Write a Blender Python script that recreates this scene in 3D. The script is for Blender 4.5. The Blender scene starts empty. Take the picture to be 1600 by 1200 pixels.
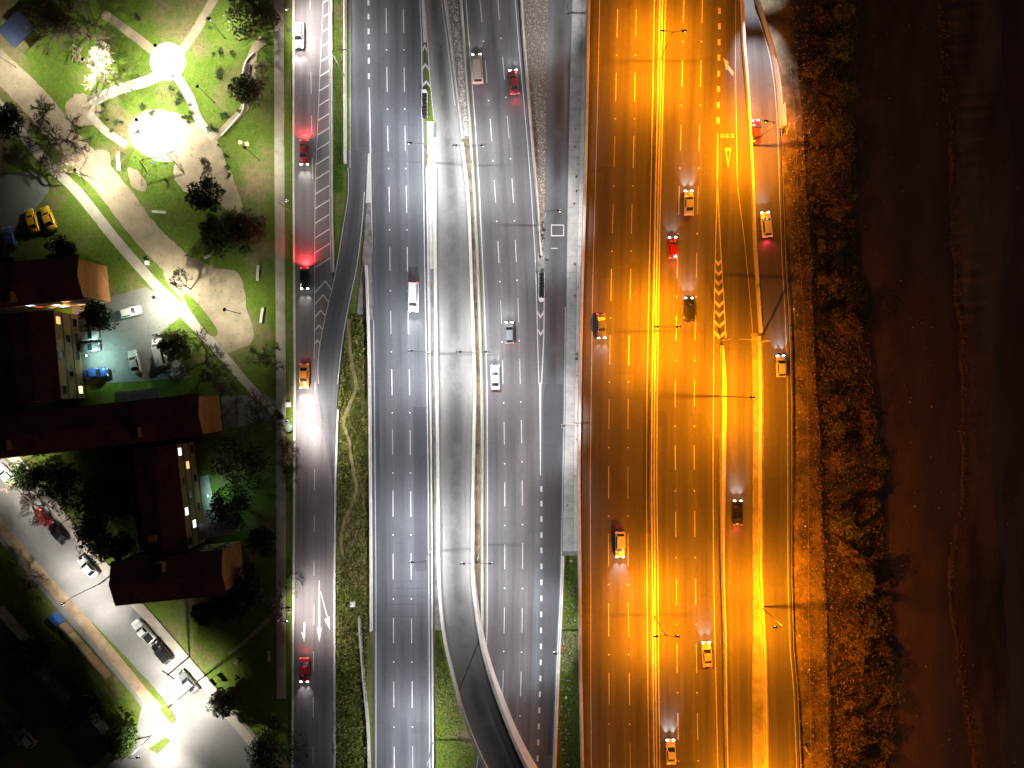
import bpy, bmesh, math, random
import numpy as np
from mathutils import Vector, Matrix
R = math.radians
rng = random.Random(7)
nrng = np.random.default_rng(11)
SC = bpy.context.scene
COL = SC.collection
# ------------------------------------------------------------------ camera, sky, moon, exposure
S, H = 8.4, 132.0                       # photo pixels per metre on the ground, camera height in metres
cam = bpy.data.cameras.new('camera'); cam.sensor_width = 36.0
cam.lens = 18.0 * S * H / 800.0
cam.clip_end = 9000
camo = bpy.data.objects.new('camera', cam); COL.objects.link(camo)
camo.location = (0, 0, H)
SC.camera = camo
w = bpy.data.worlds.new('World'); SC.world = w; w.use_nodes = True
nt = w.node_tree
sky = nt.nodes.new('ShaderNodeTexSky'); sky.sky_type = 'NISHITA'; sky.sun_disc = False
sky.sun_elevation = R(25); sky.sun_rotation = R(120)
bg = nt.nodes['Background']; bg.inputs['Strength'].default_value = 0.013
tint = nt.nodes.new('ShaderNodeMix'); tint.data_type = 'RGBA'; tint.blend_type = 'MULTIPLY'; tint.inputs[0].default_value = 1.0
tint.inputs[7].default_value = (1.0, .62, .42, 1)               # city glow in the night sky
nt.links.new(sky.outputs[0], tint.inputs[6]); nt.links.new(tint.outputs[2], bg.inputs['Color'])
SC.cycles.max_bounces = 4; SC.cycles.diffuse_bounces = 2; SC.cycles.glossy_bounces = 2
sl = bpy.data.lights.new('moon', 'SUN'); sl.energy = 0.02; sl.angle = R(0.5); sl.color = (0.85, 0.9, 1)
slo = bpy.data.objects.new('moon', sl); COL.objects.link(slo); slo.rotation_euler = (R(65), 0, R(60))
vs = SC.view_settings
vs.view_transform = 'Standard'; vs.look = 'None'; vs.gamma = 1; vs.use_curve_mapping = False; vs.exposure = 0.0
E_WHITE, E_SOD, E_STREET, E_PARK = 37000, 68000, 21000, 25000
C_WHITE = (0.93, 0.93, 1.0); C_SOD = (1.0, 0.262, 0.003); C_STREET = (1.0, 0.89, 0.86); C_PARK = (1.0, 0.99, 0.8)

def W(px, py, z=0.0):
    k = (H - z) / H / S
    return Vector(((px - 800) * k, (600 - py) * k, z))

# ------------------------------------------------------------------ helpers
def tag(o, label=None, cat=None, group=None, kind=None):
    if label: o['label'] = label
    if cat: o['category'] = cat
    if group: o['group'] = group
    if kind: o['kind'] = kind
    return o
def empty(name, loc, rz=0.0, label=None, cat=None, group=None):
    o = bpy.data.objects.new(name, None); COL.objects.link(o)
    o.location = loc; o.rotation_euler = (0, 0, rz); o.empty_display_size = .3
    return tag(o, label, cat, group)
def link(name, me, parent=None, mat=None):
    o = bpy.data.objects.new(name, me); COL.objects.link(o)
    if mat is not None and not me.materials: me.materials.append(mat)
    if parent: o.parent = parent
    return o
class MB:
    def __init__(s): s.v = []; s.f = []
    def quad(s, *p):
        n = len(s.v); s.v += [tuple(q) for q in p]; s.f.append(tuple(range(n, n + len(p)))); return s
    def box(s, c, d, rz=0.0, taper=1.0):
        n = len(s.v); cs, sn = math.cos(rz), math.sin(rz)
        for k in (-.5, .5):
            t = taper if k > 0 else 1
            for i, j in ((-.5, -.5), (.5, -.5), (.5, .5), (-.5, .5)):
                x, y = i * d[0] * t, j * d[1] * t
                s.v.append((c[0] + x * cs - y * sn, c[1] + x * sn + y * cs, c[2] + k * d[2]))
        for f in ((3, 2, 1, 0), (4, 5, 6, 7), (0, 1, 5, 4), (1, 2, 6, 5), (2, 3, 7, 6), (3, 0, 4, 7)):
            s.f.append(tuple(n + i for i in f))
        return s
    def tube(s, a, b, r0, r1, n=6, cap=True):
        a, b = Vector(a), Vector(b); d = (b - a)
        if d.length < 1e-6: return s
        d.normalize(); u = d.orthogonal().normalized(); v = d.cross(u); k = len(s.v)
        for p, r in ((a, r0), (b, r1)):
            for i in range(n):
                t = 2 * math.pi * i / n; s.v.append(tuple(p + (u * math.cos(t) + v * math.sin(t)) * r))
        for i in range(n):
            j = (i + 1) % n; s.f.append((k + i, k + j, k + n + j, k + n + i))
        if cap: s.f.append(tuple(k + n + i for i in range(n))); s.f.append(tuple(k + n - 1 - i for i in range(n)))
        return s
    def path(s, pts, rs, n=6):
        for i in range(len(pts) - 1): s.tube(pts[i], pts[i + 1], rs[i], rs[i + 1], n, cap=(i in (0, len(pts) - 2)))
        return s
    def prism(s, poly, z0, z1):
        k = len(s.v); n = len(poly)
        s.v += [(p[0], p[1], z0) for p in poly] + [(p[0], p[1], z1) for p in poly]
        s.f.append(tuple(k + n + i for i in range(n))); s.f.append(tuple(k + n - 1 - i for i in range(n)))
        for i in range(n): j = (i + 1) % n; s.f.append((k + i, k + j, k + n + j, k + n + i))
        return s
    def ball(s, c, r, nu=8, nv=5, top=1.0):
        k = len(s.v); rx, ry, rz = r
        for j in range(nv + 1):
            ph = math.pi * j / nv
            for i in range(nu):
                t = 2 * math.pi * i / nu
                s.v.append((c[0] + rx * math.sin(ph) * math.cos(t), c[1] + ry * math.sin(ph) * math.sin(t), c[2] + rz * math.cos(ph)))
        for j in range(nv):
            for i in range(nu):
                a = k + j * nu + i; b = k + j * nu + (i + 1) % nu; s.f.append((a, a + nu, b + nu, b))
        return s
    def mesh(s, name, smooth=False):
        me = bpy.data.meshes.new(name); me.from_pydata(s.v, [], s.f); me.update()
        if smooth: me.polygons.foreach_set('use_smooth', [True] * len(me.polygons))
        return me
    def build(s, name, mat, parent=None, smooth=False): return link(name, s.mesh(name, smooth), parent, mat)
class F:                                    # photo x as a smoothed function of photo y
    def __init__(s, *p, sm=22): s.x = np.array([q[0] for q in p], float); s.y = np.array([q[1] for q in p], float); s.sm = sm
    def raw(s, y):
        if y < s.y[0]: return s.x[0] + (s.x[1] - s.x[0]) / (s.y[1] - s.y[0]) * (y - s.y[0])
        if y > s.y[-1]: return s.x[-1] + (s.x[-1] - s.x[-2]) / (s.y[-1] - s.y[-2]) * (y - s.y[-1])
        return float(np.interp(y, s.y, s.x))
    def __call__(s, y): return sum(s.raw(y + d * s.sm) for d in (-1, -.5, 0, .5, 1)) / 5
    def off(s, d): return F(*zip(s.x + d, s.y), sm=s.sm)
def zc(z): return z if callable(z) else (lambda y, z=z: z)
def strip(name, L, Rr, y0, y1, z, mat, uf=None, depth=.3, parent=None, step=18, nx=4, kind='structure'):
    z = zc(z); L = zc(L) if not callable(L) else L; Rr = zc(Rr) if not callable(Rr) else Rr
    n = max(2, int(abs(y1 - y0) / step) + 1); ys = np.linspace(y0, y1, n)
    v, f, uv = [], [], []; m = nx + 1
    for y in ys:
        a, b = L(y), Rr(y)
        for i in range(m):
            px = a + (b - a) * i / nx; v.append(tuple(W(px, y, z(y))))
            uv.append(((uf(px, y) if uf else i / nx), -y / S))
    for r in range(n - 1):
        for i in range(nx):
            k = r * m + i; f.append((k + m, k + m + 1, k + 1, k))
    if depth:
        k0 = len(v)
        for r in range(n):
            for i in (0, nx):
                p = v[r * m + i]; v.append((p[0], p[1], p[2] - depth)); uv.append(uv[r * m + i])
        for r in range(n - 1):
            a, b = r * m, k0 + 2 * r
            f.append((a, b, b + 2, a + m)); f.append((a + nx, a + nx + m, b + 3, b + 1))
        f.append((0, nx, k0 + 1, k0)); e = (n - 1) * m; f.append((e + nx, e, k0 + 2 * n - 2, k0 + 2 * n - 1))
    me = bpy.data.meshes.new(name); me.from_pydata(v, [], f)
    ul = me.uv_layers.new(name='UVMap')
    idx = np.empty(len(me.loops), int); me.loops.foreach_get('vertex_index', idx)
    ul.data.foreach_set('uv', np.array(uv, np.float32)[idx].ravel()); me.update()
    o = link(name, me, parent, mat)
    if kind and not parent: o['kind'] = kind
    return o
def sweep(name, pts, prof, mat, parent=None, smooth=False):     # profile (across, up) swept along world points
    v, f = [], []; n = len(prof)
    for i, p in enumerate(pts):
        d = (pts[min(i + 1, len(pts) - 1)] - pts[max(i - 1, 0)]); d.z = 0; d.normalize(); nn = Vector((d.y, -d.x, 0))
        for a, b in prof: q = p + nn * a; v.append((q.x, q.y, q.z + b))
    for i in range(len(pts) - 1):
        for j in range(n):
            k = (j + 1) % n; f.append((i * n + j, i * n + k, (i + 1) * n + k, (i + 1) * n + j))
    f.append(tuple(range(n))); e = (len(pts) - 1) * n; f.append(tuple(e + n - 1 - j for j in range(n)))
    me = bpy.data.meshes.new(name); me.from_pydata(v, [], f); me.update()
    if smooth: me.polygons.foreach_set('use_smooth', [True] * len(me.polygons))
    return link(name, me, parent, mat)
def line_pts(fn, y0, y1, z, step=18):
    z = zc(z); n = max(2, int(abs(y1 - y0) / step) + 1)
    return [W(fn(y), y, z(y)) for y in np.linspace(y0, y1, n)]
def smooth_path(pts, n=6, closed=False):
    out = []; m = len(pts); P = lambda i: np.array(pts[i % m] if closed else pts[max(0, min(m - 1, i))], float)
    for i in range(m if closed else m - 1):
        a, b, c, d = P(i - 1), P(i), P(i + 1), P(i + 2)
        for k in range(n):
            t = k / n; out.append(tuple(.5 * ((2 * b) + (c - a) * t + (2 * a - 5 * b + 4 * c - d) * t * t + (3 * b - a - 3 * c + d) * t ** 3)))
    if not closed: out.append(tuple(pts[-1]))
    return out
def sheet(name, pts, z, mat, depth=.08, wob=0.0, closed_smooth=True, parent=None, kind='structure', sub=8):
    if closed_smooth: pts = smooth_path(pts, sub, True)
    if wob:
        q, pp = [0.0, 0.0], []
        for x, y in pts: q = [q[0] * .65 + rng.uniform(-wob, wob), q[1] * .65 + rng.uniform(-wob, wob)]; pp.append((x + q[0], y + q[1]))
        pts = pp
    bm = bmesh.new(); vs_ = [bm.verts.new(W(x, y, z)) for x, y in pts]
    es = [bm.edges.new((vs_[i], vs_[(i + 1) % len(vs_)])) for i in range(len(vs_))]
    bmesh.ops.triangle_fill(bm, edges=es, use_beauty=True)
    for f in bm.faces:
        if f.normal.z < 0: f.normal_flip()
    lo = [bm.verts.new(v.co - Vector((0, 0, depth))) for v in vs_]
    for i in range(len(vs_)):
        j = (i + 1) % len(vs_)
        try: bm.faces.new((vs_[i], vs_[j], lo[j], lo[i]))
        except ValueError: pass
    me = bpy.data.meshes.new(name); bm.to_mesh(me); bm.free()
    o = link(name, me, parent, mat)
    if kind and not parent: o['kind'] = kind
    return o
def ribbon(name, pts, wpx, z, mat, depth=.08, wob=0.0, parent=None, kind='structure'):
    ws = wpx if isinstance(wpx, (list, tuple)) else [wpx] * len(pts)
    P = smooth_path([(p[0], p[1], q) for p, q in zip(pts, ws)], 16 if wob else 6); Lp, Rp = [], []; wa = wb = 0.0
    for i, p in enumerate(P):
        a, b = P[max(0, i - 1)], P[min(len(P) - 1, i + 1)]; dx, dy = b[0] - a[0], b[1] - a[1]; l = math.hypot(dx, dy) or 1
        wa = wa * .7 + rng.uniform(-wob, wob); wb = wb * .7 + rng.uniform(-wob, wob); h = p[2] / 2 + wa; Lp.append((p[0] + dy / l * h, p[1] - dx / l * h)); h = p[2] / 2 + wb; Rp.append((p[0] - dy / l * h, p[1] + dx / l * h))
    mb = MB(); n = len(P)
    mb.v = [tuple(W(x, y, z)) for x, y in Lp] + [tuple(W(x, y, z)) for x, y in Rp] + [tuple(W(x, y, z - depth)) for x, y in Lp] + [tuple(W(x, y, z - depth)) for x, y in Rp]
    for i in range(n - 1):
        mb.f += [(i, n + i, n + i + 1, i + 1), (i, i + 1, 2 * n + i + 1, 2 * n + i), (n + i, 3 * n + i, 3 * n + i + 1, n + i + 1)]
    o = mb.build(name, mat, parent)
    if kind and not parent: o['kind'] = kind
    return o
def mark(name, parent, pts, z, mat):
    return MB().quad(*[W(x, y, z(y) if callable(z) else z) for x, y in pts]).build(name, mat, parent)
def mline(name, parent, fn, y0, y1, wpx, z, mat, w1=None):
    z = zc(z); w1 = wpx if w1 is None else w1
    g = lambda s: (lambda y: fn(y) + s * .72 * (wpx + (w1 - wpx) * (y - y0) / (y1 - y0)) / 2)
    return strip(name, g(-1), g(1), y0, y1, lambda y: z(y) + .012, mat, depth=0, parent=parent, nx=1)
# ------------------------------------------------------------------ materials
def nodes(name):
    m = bpy.data.materials.new(name); m.use_nodes = True; t = m.node_tree; return m, t, t.nodes['Principled BSDF']
def N(t, typ, **k):
    n = t.nodes.new(typ)
    for a, b in k.items(): setattr(n, a, b)
    return n
def mixc(t, fac, a, b, mode='MIX'):
    n = N(t, 'ShaderNodeMix', data_type='RGBA', blend_type=mode)
    for i, x in ((0, fac), (6, a), (7, b)):
        if isinstance(x, bpy.types.NodeSocket): t.links.new(x, n.inputs[i])
        elif i == 0: n.inputs[0].default_value = x
        else: n.inputs[i].default_value = (*x, 1)
    return n.outputs[2]
def noise(t, vec, sc, det=5, rough=.6, lo=.35, hi=.65):
    n = N(t, 'ShaderNodeTexNoise'); n.inputs['Scale'].default_value = sc; n.inputs['Detail'].default_value = det; n.inputs['Roughness'].default_value = rough
    t.links.new(vec, n.inputs['Vector'])
    r = N(t, 'ShaderNodeMapRange'); r.inputs['From Min'].default_value = lo; r.inputs['From Max'].default_value = hi
    t.links.new(n.outputs['Fac'], r.inputs['Value']); return r.outputs[0]
def coords(t, st=(1, 1, 1), kind='Object'):
    c = N(t, 'ShaderNodeTexCoord'); m = N(t, 'ShaderNodeMapping'); m.inputs['Scale'].default_value = st
    t.links.new(c.outputs[kind], m.inputs['Vector']); return m.outputs[0]
def bump(t, b, h, strength=.4, dist=.05):
    n = N(t, 'ShaderNodeBump'); n.inputs['Strength'].default_value = strength; n.inputs['Distance'].default_value = dist
    t.links.new(h, n.inputs['Height']); t.links.new(n.outputs[0], b.inputs['Normal'])
def M(name, c1, c2=None, sc=1.0, c3=None, sc3=.15, t3=(.5, .65), rough=.85, fine=12.0, st=(1, 1, 1), metal=0, bm=.3, island=0.0, spec=.3, coat=0):
    m, t, b = nodes(name); v = coords(t, st); c2 = c2 or tuple(x * .75 for x in c1)
    col = mixc(t, noise(t, v, sc, 6), c1, c2)
    if c3: col = mixc(t, noise(t, v, sc3, 7, .65, *t3), col, c3)
    fn = noise(t, v, fine, 3, .7, .2, .8)
    col = mixc(t, .35, col, mixc(t, fn, (.45, .45, .45), (1, 1, 1)), 'MULTIPLY')
    if island:
        g = N(t, 'ShaderNodeNewGeometry'); h = N(t, 'ShaderNodeHueSaturation')
        r = N(t, 'ShaderNodeMapRange'); r.inputs['To Min'].default_value = 1 - island; r.inputs['To Max'].default_value = 1 + island
        t.links.new(g.outputs['Random Per Island'], r.inputs['Value']); t.links.new(r.outputs[0], h.inputs['Value'])
        t.links.new(col, h.inputs['Color']); col = h.outputs[0]
    t.links.new(col, b.inputs['Base Color']); b.inputs['Roughness'].default_value = rough; b.inputs['Metallic'].default_value = metal
    b.inputs['Specular IOR Level'].default_value = spec; b.inputs['Coat Weight'].default_value = coat
    if bm: bump(t, b, fn, bm)
    return m
def asphalt(name, c, dark=.55, streak=.5):
    m, t, b = nodes(name); uv = N(t, 'ShaderNodeTexCoord').outputs['UV']; ob = coords(t)
    sx = N(t, 'ShaderNodeSeparateXYZ'); t.links.new(uv, sx.inputs[0])
    fr = N(t, 'ShaderNodeMath', operation='FRACT'); t.links.new(sx.outputs[0], fr.inputs[0])
    # two wheel tracks and an oil band down each lane
    w1 = N(t, 'ShaderNodeMath', operation='MULTIPLY'); w1.inputs[1].default_value = 2 * math.pi; t.links.new(fr.outputs[0], w1.inputs[0])
    cs = N(t, 'ShaderNodeMath', operation='COSINE'); t.links.new(w1.outputs[0], cs.inputs[0])
    band = N(t, 'ShaderNodeMapRange'); band.inputs['From Min'].default_value = .7; band.inputs['From Max'].default_value = -1; t.links.new(cs.outputs[0], band.inputs['Value'])
    mp = N(t, 'ShaderNodeMapping'); mp.inputs['Scale'].default_value = (3.0, .016, 1); t.links.new(uv, mp.inputs['Vector'])
    st = noise(t, mp.outputs[0], 1.3, 8, .75, .32, .68)
    base = mixc(t, st, tuple(x * (1 - streak * .75) for x in c), tuple(x * (1 + streak * .6) for x in c))
    mm = N(t, 'ShaderNodeMath', operation='MULTIPLY'); mm.inputs[1].default_value = dark; t.links.new(band.outputs[0], mm.inputs[0])
    base = mixc(t, mm.outputs[0], base, tuple(x * .36 for x in c))
    base = mixc(t, noise(t, ob, .12, 5, .6, .45, .7), base, tuple(x * .8 for x in c))
    # repaired patches
    vo = N(t, 'ShaderNodeTexVoronoi', feature='F1', distance='CHEBYCHEV'); mp2 = coords(t, (.16, .05, 1)); t.links.new(mp2, vo.inputs['Vector']); vo.inputs['Scale'].default_value = 1
    ph = N(t, 'ShaderNodeMapRange'); ph.inputs['From Min'].default_value = .86; ph.inputs['From Max'].default_value = .87
    sp = N(t, 'ShaderNodeSeparateColor'); t.links.new(vo.outputs['Color'], sp.inputs[0]); t.links.new(sp.outputs[0], ph.inputs['Value'])
    pm = N(t, 'ShaderNodeMath', operation='MULTIPLY'); pm.inputs[1].default_value = .35; t.links.new(ph.outputs[0], pm.inputs[0])
    base = mixc(t, pm.outputs[0], base, tuple(x * .5 for x in c))
    # transverse cracks
    cr = N(t, 'ShaderNodeTexVoronoi', feature='DISTANCE_TO_EDGE'); cv = coords(t, (.05, .12, 1))
    dn = N(t, 'ShaderNodeTexNoise'); dn.inputs['Scale'].default_value = 1.2; t.links.new(ob, dn.inputs['Vector'])
    va = N(t, 'ShaderNodeMix', data_type='VECTOR'); va.inputs[0].default_value = .08; t.links.new(cv, va.inputs[4]); t.links.new(dn.outputs['Color'], va.inputs[5])
    t.links.new(va.outputs[1], cr.inputs['Vector']); cr.inputs['Scale'].default_value = 1
    cm = N(t, 'ShaderNodeMapRange'); cm.inputs['From Min'].default_value = .006; cm.inputs['From Max'].default_value = .002; t.links.new(cr.outputs['Distance'], cm.inputs['Value'])
    ck = N(t, 'ShaderNodeMath', operation='MULTIPLY'); ck.inputs[1].default_value = .16; t.links.new(cm.outputs[0], ck.inputs[0])
    base = mixc(t, ck.outputs[0], base, tuple(x * .3 for x in c))
    base = mixc(t, .3, base, mixc(t, noise(t, ob, 1.4, 6, .85, .3, .7), (.55, .55, .55), (1.25, 1.25, 1.25)), 'MULTIPLY')
    fn = noise(t, ob, 9, 4, .8, .2, .8)
    base = mixc(t, .4, base, mixc(t, fn, (.5, .5, .5), (1.15, 1.15, 1.15)), 'MULTIPLY')
    t.links.new(base, b.inputs['Base Color']); b.inputs['Roughness'].default_value = .75; b.inputs['Specular IOR Level'].default_value = .35
    bump(t, b, fn, .3, .02); return m
def paint(name, c, wear):
    m, t, b = nodes(name); v = coords(t)
    col = mixc(t, noise(t, v, 5, 6, .75, .5 - wear * .3, .95 - wear * .3), c, tuple(x * .22 for x in c))
    t.links.new(col, b.inputs['Base Color']); b.inputs['Roughness'].default_value = .6; return m
def glow(name, c, s):
    m, t, b = nodes(name); b.inputs['Base Color'].default_value = (*c, 1); b.inputs['Emission Color'].default_value = (*c, 1); b.inputs['Emission Strength'].default_value = s; return m
def grassmat(name, g1, g2, dirt, amt, sc=.09):
    m, t, b = nodes(name); v = coords(t)
    col = mixc(t, noise(t, v, .7, 8, .7), g1, g2)
    col = mixc(t, noise(t, v, 2.6, 6, .75, .35, .75), col, tuple(x * .45 for x in g2))
    col = mixc(t, noise(t, v, sc, 8, .65, .62 - amt * .25, .74 - amt * .2), col, mixc(t, noise(t, v, 1.1, 6), dirt, tuple(x * .7 for x in dirt)))
    fn = noise(t, v, 7, 5, .8, .2, .8)
    col = mixc(t, .55, col, mixc(t, fn, (.3, .3, .3), (1.25, 1.25, 1.25)), 'MULTIPLY')
    t.links.new(col, b.inputs['Base Color']); b.inputs['Roughness'].default_value = .95; b.inputs['Specular IOR Level'].default_value = .1
    bump(t, b, fn, .8, .08); return m
A_DARK = asphalt('asphalt_dark', (.082, .088, .094), .5)
A_MID = asphalt('asphalt_mid', (.105, .1, .1), .5)
A_RAMP = asphalt('asphalt_ramp', (.17, .165, .15), 1.0)
A_EAST = asphalt('asphalt_east', (.09, .1, .106), .95)
A_OR = asphalt('asphalt_sodium_deck', (.1, .095, .09), .45)
A_LOCAL = asphalt('asphalt_local', (.14, .13, .13), .35)
A_STREET = asphalt('asphalt_street', (.19, .185, .175), .1)
CONC = M('concrete', (.42, .4, .36), (.33, .31, .28), .8, (.2, .19, .17), .3, (.55, .8))
CONC_L = M('concrete_pale', (.55, .53, .48), (.45, .43, .39), .7, (.28, .26, .23), .35, (.58, .85))
CONC_D = M('concrete_stained', (.24, .23, .2), (.16, .15, .135), .9, (.1, .095, .085), .4)
CONC_M = M('concrete_grimy', (.3, .285, .255), (.22, .21, .185), .5, (.14, .13, .115), .25, (.45, .7))
PAINT = paint('road_paint', (.5, .5, .48), .5)
PAINT_B = paint('road_paint_older', (.42, .42, .4), .7)
PAINT_W = paint('road_paint_worn', (.62, .6, .57), .7)
GRASS = grassmat('grass_ground', (.078, .165, .016), (.135, .175, .027), (.2, .15, .085), .5)
DIRT = M('path_dirt', (.3, .235, .165), (.21, .165, .115), .35, (.2, .15, .1), .12, (.5, .75), fine=6)
PAVE = M('pavement', (.36, .32, .26), (.29, .26, .21), .5, (.2, .17, .13), .25, (.55, .8))
SAND = M('sand', (.3, .26, .18), (.22, .19, .13), .5)
VERGE = M('verge_soil', (.24, .18, .11), (.13, .1, .06), .45, (.06, .05, .03), .25, (.42, .62), fine=4, bm=1)
BANK = M('bank_soil', (.2, .14, .085), (.1, .075, .045), .5, (.05, .04, .025), .2, fine=4, bm=1)
BED = M('riverbed_silt', (.2, .13, .095), (.11, .07, .05), .12, (.1, .07, .05), .05, st=(1, .35, 1), fine=3)
SHOAL = M('shoal_silt', (.3, .2, .15), (.17, .11, .085), .2, (.09, .06, .045), .07, st=(1, .2, 1), fine=3)
UNDER = M('under_deck', (.1, .1, .1))
GRAVEL = M('gravel_bed', (.16, .15, .125), (.09, .085, .07), 2.5, fine=14, bm=1)
STONE = M('stone', (.42, .39, .33), (.25, .23, .2), 1, island=.6)
RIVSTONE = M('river_stone', (.28, .2, .15), (.17, .12, .09), 1, island=.6)
GALV = M('galvanised_steel', (.45, .46, .47), metal=.6, rough=.45, bm=0)
DARKMET = M('dark_metal', (.05, .05, .052), metal=.4, rough=.5, bm=0)
BLACK = M('black_rubber', (.015, .015, .016), rough=.8, bm=0)
WHITEM = M('white_paint', (.7, .7, .68), rough=.5, bm=0)
BARK = M('bark', (.13, .095, .065), (.07, .05, .035), 3, fine=20)
BARKP = M('bark_pale', (.42, .36, .27), (.28, .23, .17), 3, fine=20)
def leaf(name, c, d=.5): return M(name, c, tuple(x * d for x in c), .6, island=.55, rough=.7, bm=0, spec=.2)
LEAF_D = leaf('leaf_dark', (.03, .05, .017)); LEAF_G = leaf('leaf_green', (.06, .105, .022)); LEAF_O = leaf('leaf_olive', (.1, .1, .035))
LEAF_B = leaf('leaf_brown', (.14, .1, .055)); LEAF_Y = leaf('leaf_reed', (.42, .31, .15)); LEAF_BK = leaf('leaf_bank', (.38, .26, .12)); LEAF_BO = leaf('leaf_bank_olive', (.3, .29, .09)); LEAF_GR = leaf('leaf_greyish', (.12, .13, .08)); LEAF_V = leaf('leaf_verge', (.17, .17, .04))
WALLM = M('ochre_plaster', (.6, .45, .23), (.52, .39, .2), .6, (.38, .28, .15), .3)
GABLE = M('brick_gable', (.5, .235, .09), (.42, .19, .07), 1.5, (.3, .14, .06), .5)
ROOF = M('roof_sheet_maroon', (.17, .055, .042), (.11, .038, .03), .8, (.07, .028, .024), .3)
GLASSD = M('window_glass', (.02, .022, .026), rough=.12, bm=0, spec=.6)
LIT_W = glow('lit_window_white', (.85, .92, 1), 2.2); LIT_O = glow('lit_window_orange', (1, .5, .18), 1.4); LIT_Y = glow('lit_window_yellow', (1, .82, .45), 1.8); LIT_R = glow('lit_window_red', (1, .12, .05), 1.0)
LENS_W = glow('lens_white', (.95, .97, 1), 14); LENS_S = glow('lens_sodium', (1, .5, .05), 14); LENS_C = glow('lens_cyan', (.6, 1, .95), 14)
HEAD_ON = glow('headlamp_lit', (1, .97, .92), 26); TAIL_ON = glow('taillamp_lit', (1, .03, .03), 9)
HEAD_OFF = M('headlamp_glass', (.6, .6, .62), rough=.15, bm=0); TAIL_OFF = M('taillamp_glass', (.3, .02, .02), rough=.2, bm=0)
WOOD = M('wood', (.3, .22, .13), (.2, .14, .08), 2, st=(1, 6, 1))
def carpaint(name, c): return M(name, c, tuple(x * .94 for x in c), 2, rough=.28, bm=0, spec=.5, coat=.8, metal=.1)
PAINTS = {k: carpaint('car_paint_' + k, v) for k, v in dict(white=(.72, .72, .7), silver=(.42, .43, .44), grey=(.16, .165, .17), black=(.016, .016, .018), red=(.4, .02, .02), darkred=(.22, .03, .03), blue=(.04, .1, .32), yellow=(.75, .42, .02), beige=(.45, .37, .29), orange=(.7, .26, .03)).items()}
# ------------------------------------------------------------------ traced road edges (photo x at photo y)
zD = lambda y: float(np.interp(y, [-300, 0, 320, 1500], [2.3, 2.0, 1.5, 1.5]))          # sodium-lit deck
zO4 = lambda y: float(np.interp(y, [-250, 40, 380, 1500], [-3.6, -1.0, 1.5, 1.5]))       # outer ramp climbing from under it
zR = lambda y: float(np.interp(y, [150, 400, 700, 1000, 1250, 1500], [0, .3, 1.6, 3.9, 5.8, 6.6]))  # centre ramp
Y0, Y1 = -260, 1460
R1L = F((460, 0), (460, 300), (462, 600), (460, 900), (458, 1200)); R1R = F((516, 0), (517, 330), (520, 440), (529, 590), (525, 675), (522.5, 750), (521, 900), (521, 1200))
SLL = F((541, 250), (544, 300), (537, 337), (531, 375), (526, 405), (520, 442), (510, 475), (500, 525), (494, 557), (495, 600), (503, 660), (520, 760)); SLR = F((575, 240), (571, 300), (569, 342), (564, 382), (561, 412), (547, 475), (537.5, 525), (532, 575), (529, 600), (526, 640), (524, 700), (522, 760))
H1L = F((548, -100), (548, 200), (549, 262), (566, 330), (576, 420), (581, 600), (582, 750), (583, 900), (584, 1200)); H1LL = F((547, -100), (547, 255)); H1LL2 = F((577, 137), (580, 300), (583, 450), (585, 600), (586, 750), (587.5, 900), (587.5, 1200))
H1a = F((603, 0), (606, 220), (608, 300), (610.5, 500), (612.5, 600), (614, 750), (614.3, 900), (616, 1200)); H1b = F((630, 0), (633, 220), (635, 300), (638, 500), (640, 600), (641.5, 750), (642.5, 900), (645, 1200))
H1RL = F((656, 0), (659, 70), (660, 180), (662, 300), (664, 450), (667, 600), (669, 750), (670, 900), (671.5, 1200)); H1R = H1RL.off(4)
GRL = F((662, 0), (668, 65), (672, 130), (678, 185))
RAL = F((660, -100), (662, 0), (668, 65), (672, 130), (679, 190), (681, 260), (682, 450), (684, 600), (686, 750), (687, 900), (690, 950), (696, 1000), (707, 1045), (716, 1080), (724, 1112), (738, 1150), (756, 1190), (785, 1245), (830, 1320), (880, 1400))
RAR = F((688, -100), (692, 0), (700, 50), (709, 125), (720, 215), (728, 280), (732, 330), (736, 450), (741, 600), (738, 750), (737, 900), (741, 937), (746, 975), (750, 1000), (760, 1040), (772, 1080), (785, 1112), (797, 1145), (812, 1178), (822, 1200), (850, 1245), (895, 1320), (945, 1400))
ML = F((724, 0), (740, 215), (745, 300), (752, 450), (757, 600), (757.5, 750), (757.5, 900), (757, 1000), (750, 1100), (741, 1200)); MLL = ML.off(4)
Ma = F((750, 0), (753, 35), (759.5, 110), (767, 200), (773.5, 300), (779, 395), (783, 487), (785.5, 580), (788, 677), (788.7, 770), (788.7, 870), (788, 970), (786, 1067), (783, 1167)); Mb = F((778, 0), (780, 30), (787, 106), (794, 200), (801.5, 300), (806, 391), (810, 485), (812.5, 580), (815, 675), (816, 770), (816.7, 870), (816, 970), (814, 1067), (811, 1160))
MRL = F((805, 0), (811, 75), (820, 175), (827.5, 262), (830, 300), (837, 412), (840, 525), (842, 600)); MR = F((811, 0), (816, 75), (825, 175), (832, 262), (836, 310), (842, 400), (850, 480), (860, 560), (860, 1200))
EL = F((859, -100), (857, 0), (855, 150), (852, 300), (850, 400), (845, 480), (843, 560)); ELL = F((853, 360), (850, 472), (850, 525), (846, 600))
ER = F((894, 0), (890, 150), (887, 300), (885, 450), (884, 600), (881, 750), (878, 900), (871, 1050), (865, 1200)); ERL = ER.off(-1.5)
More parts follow.
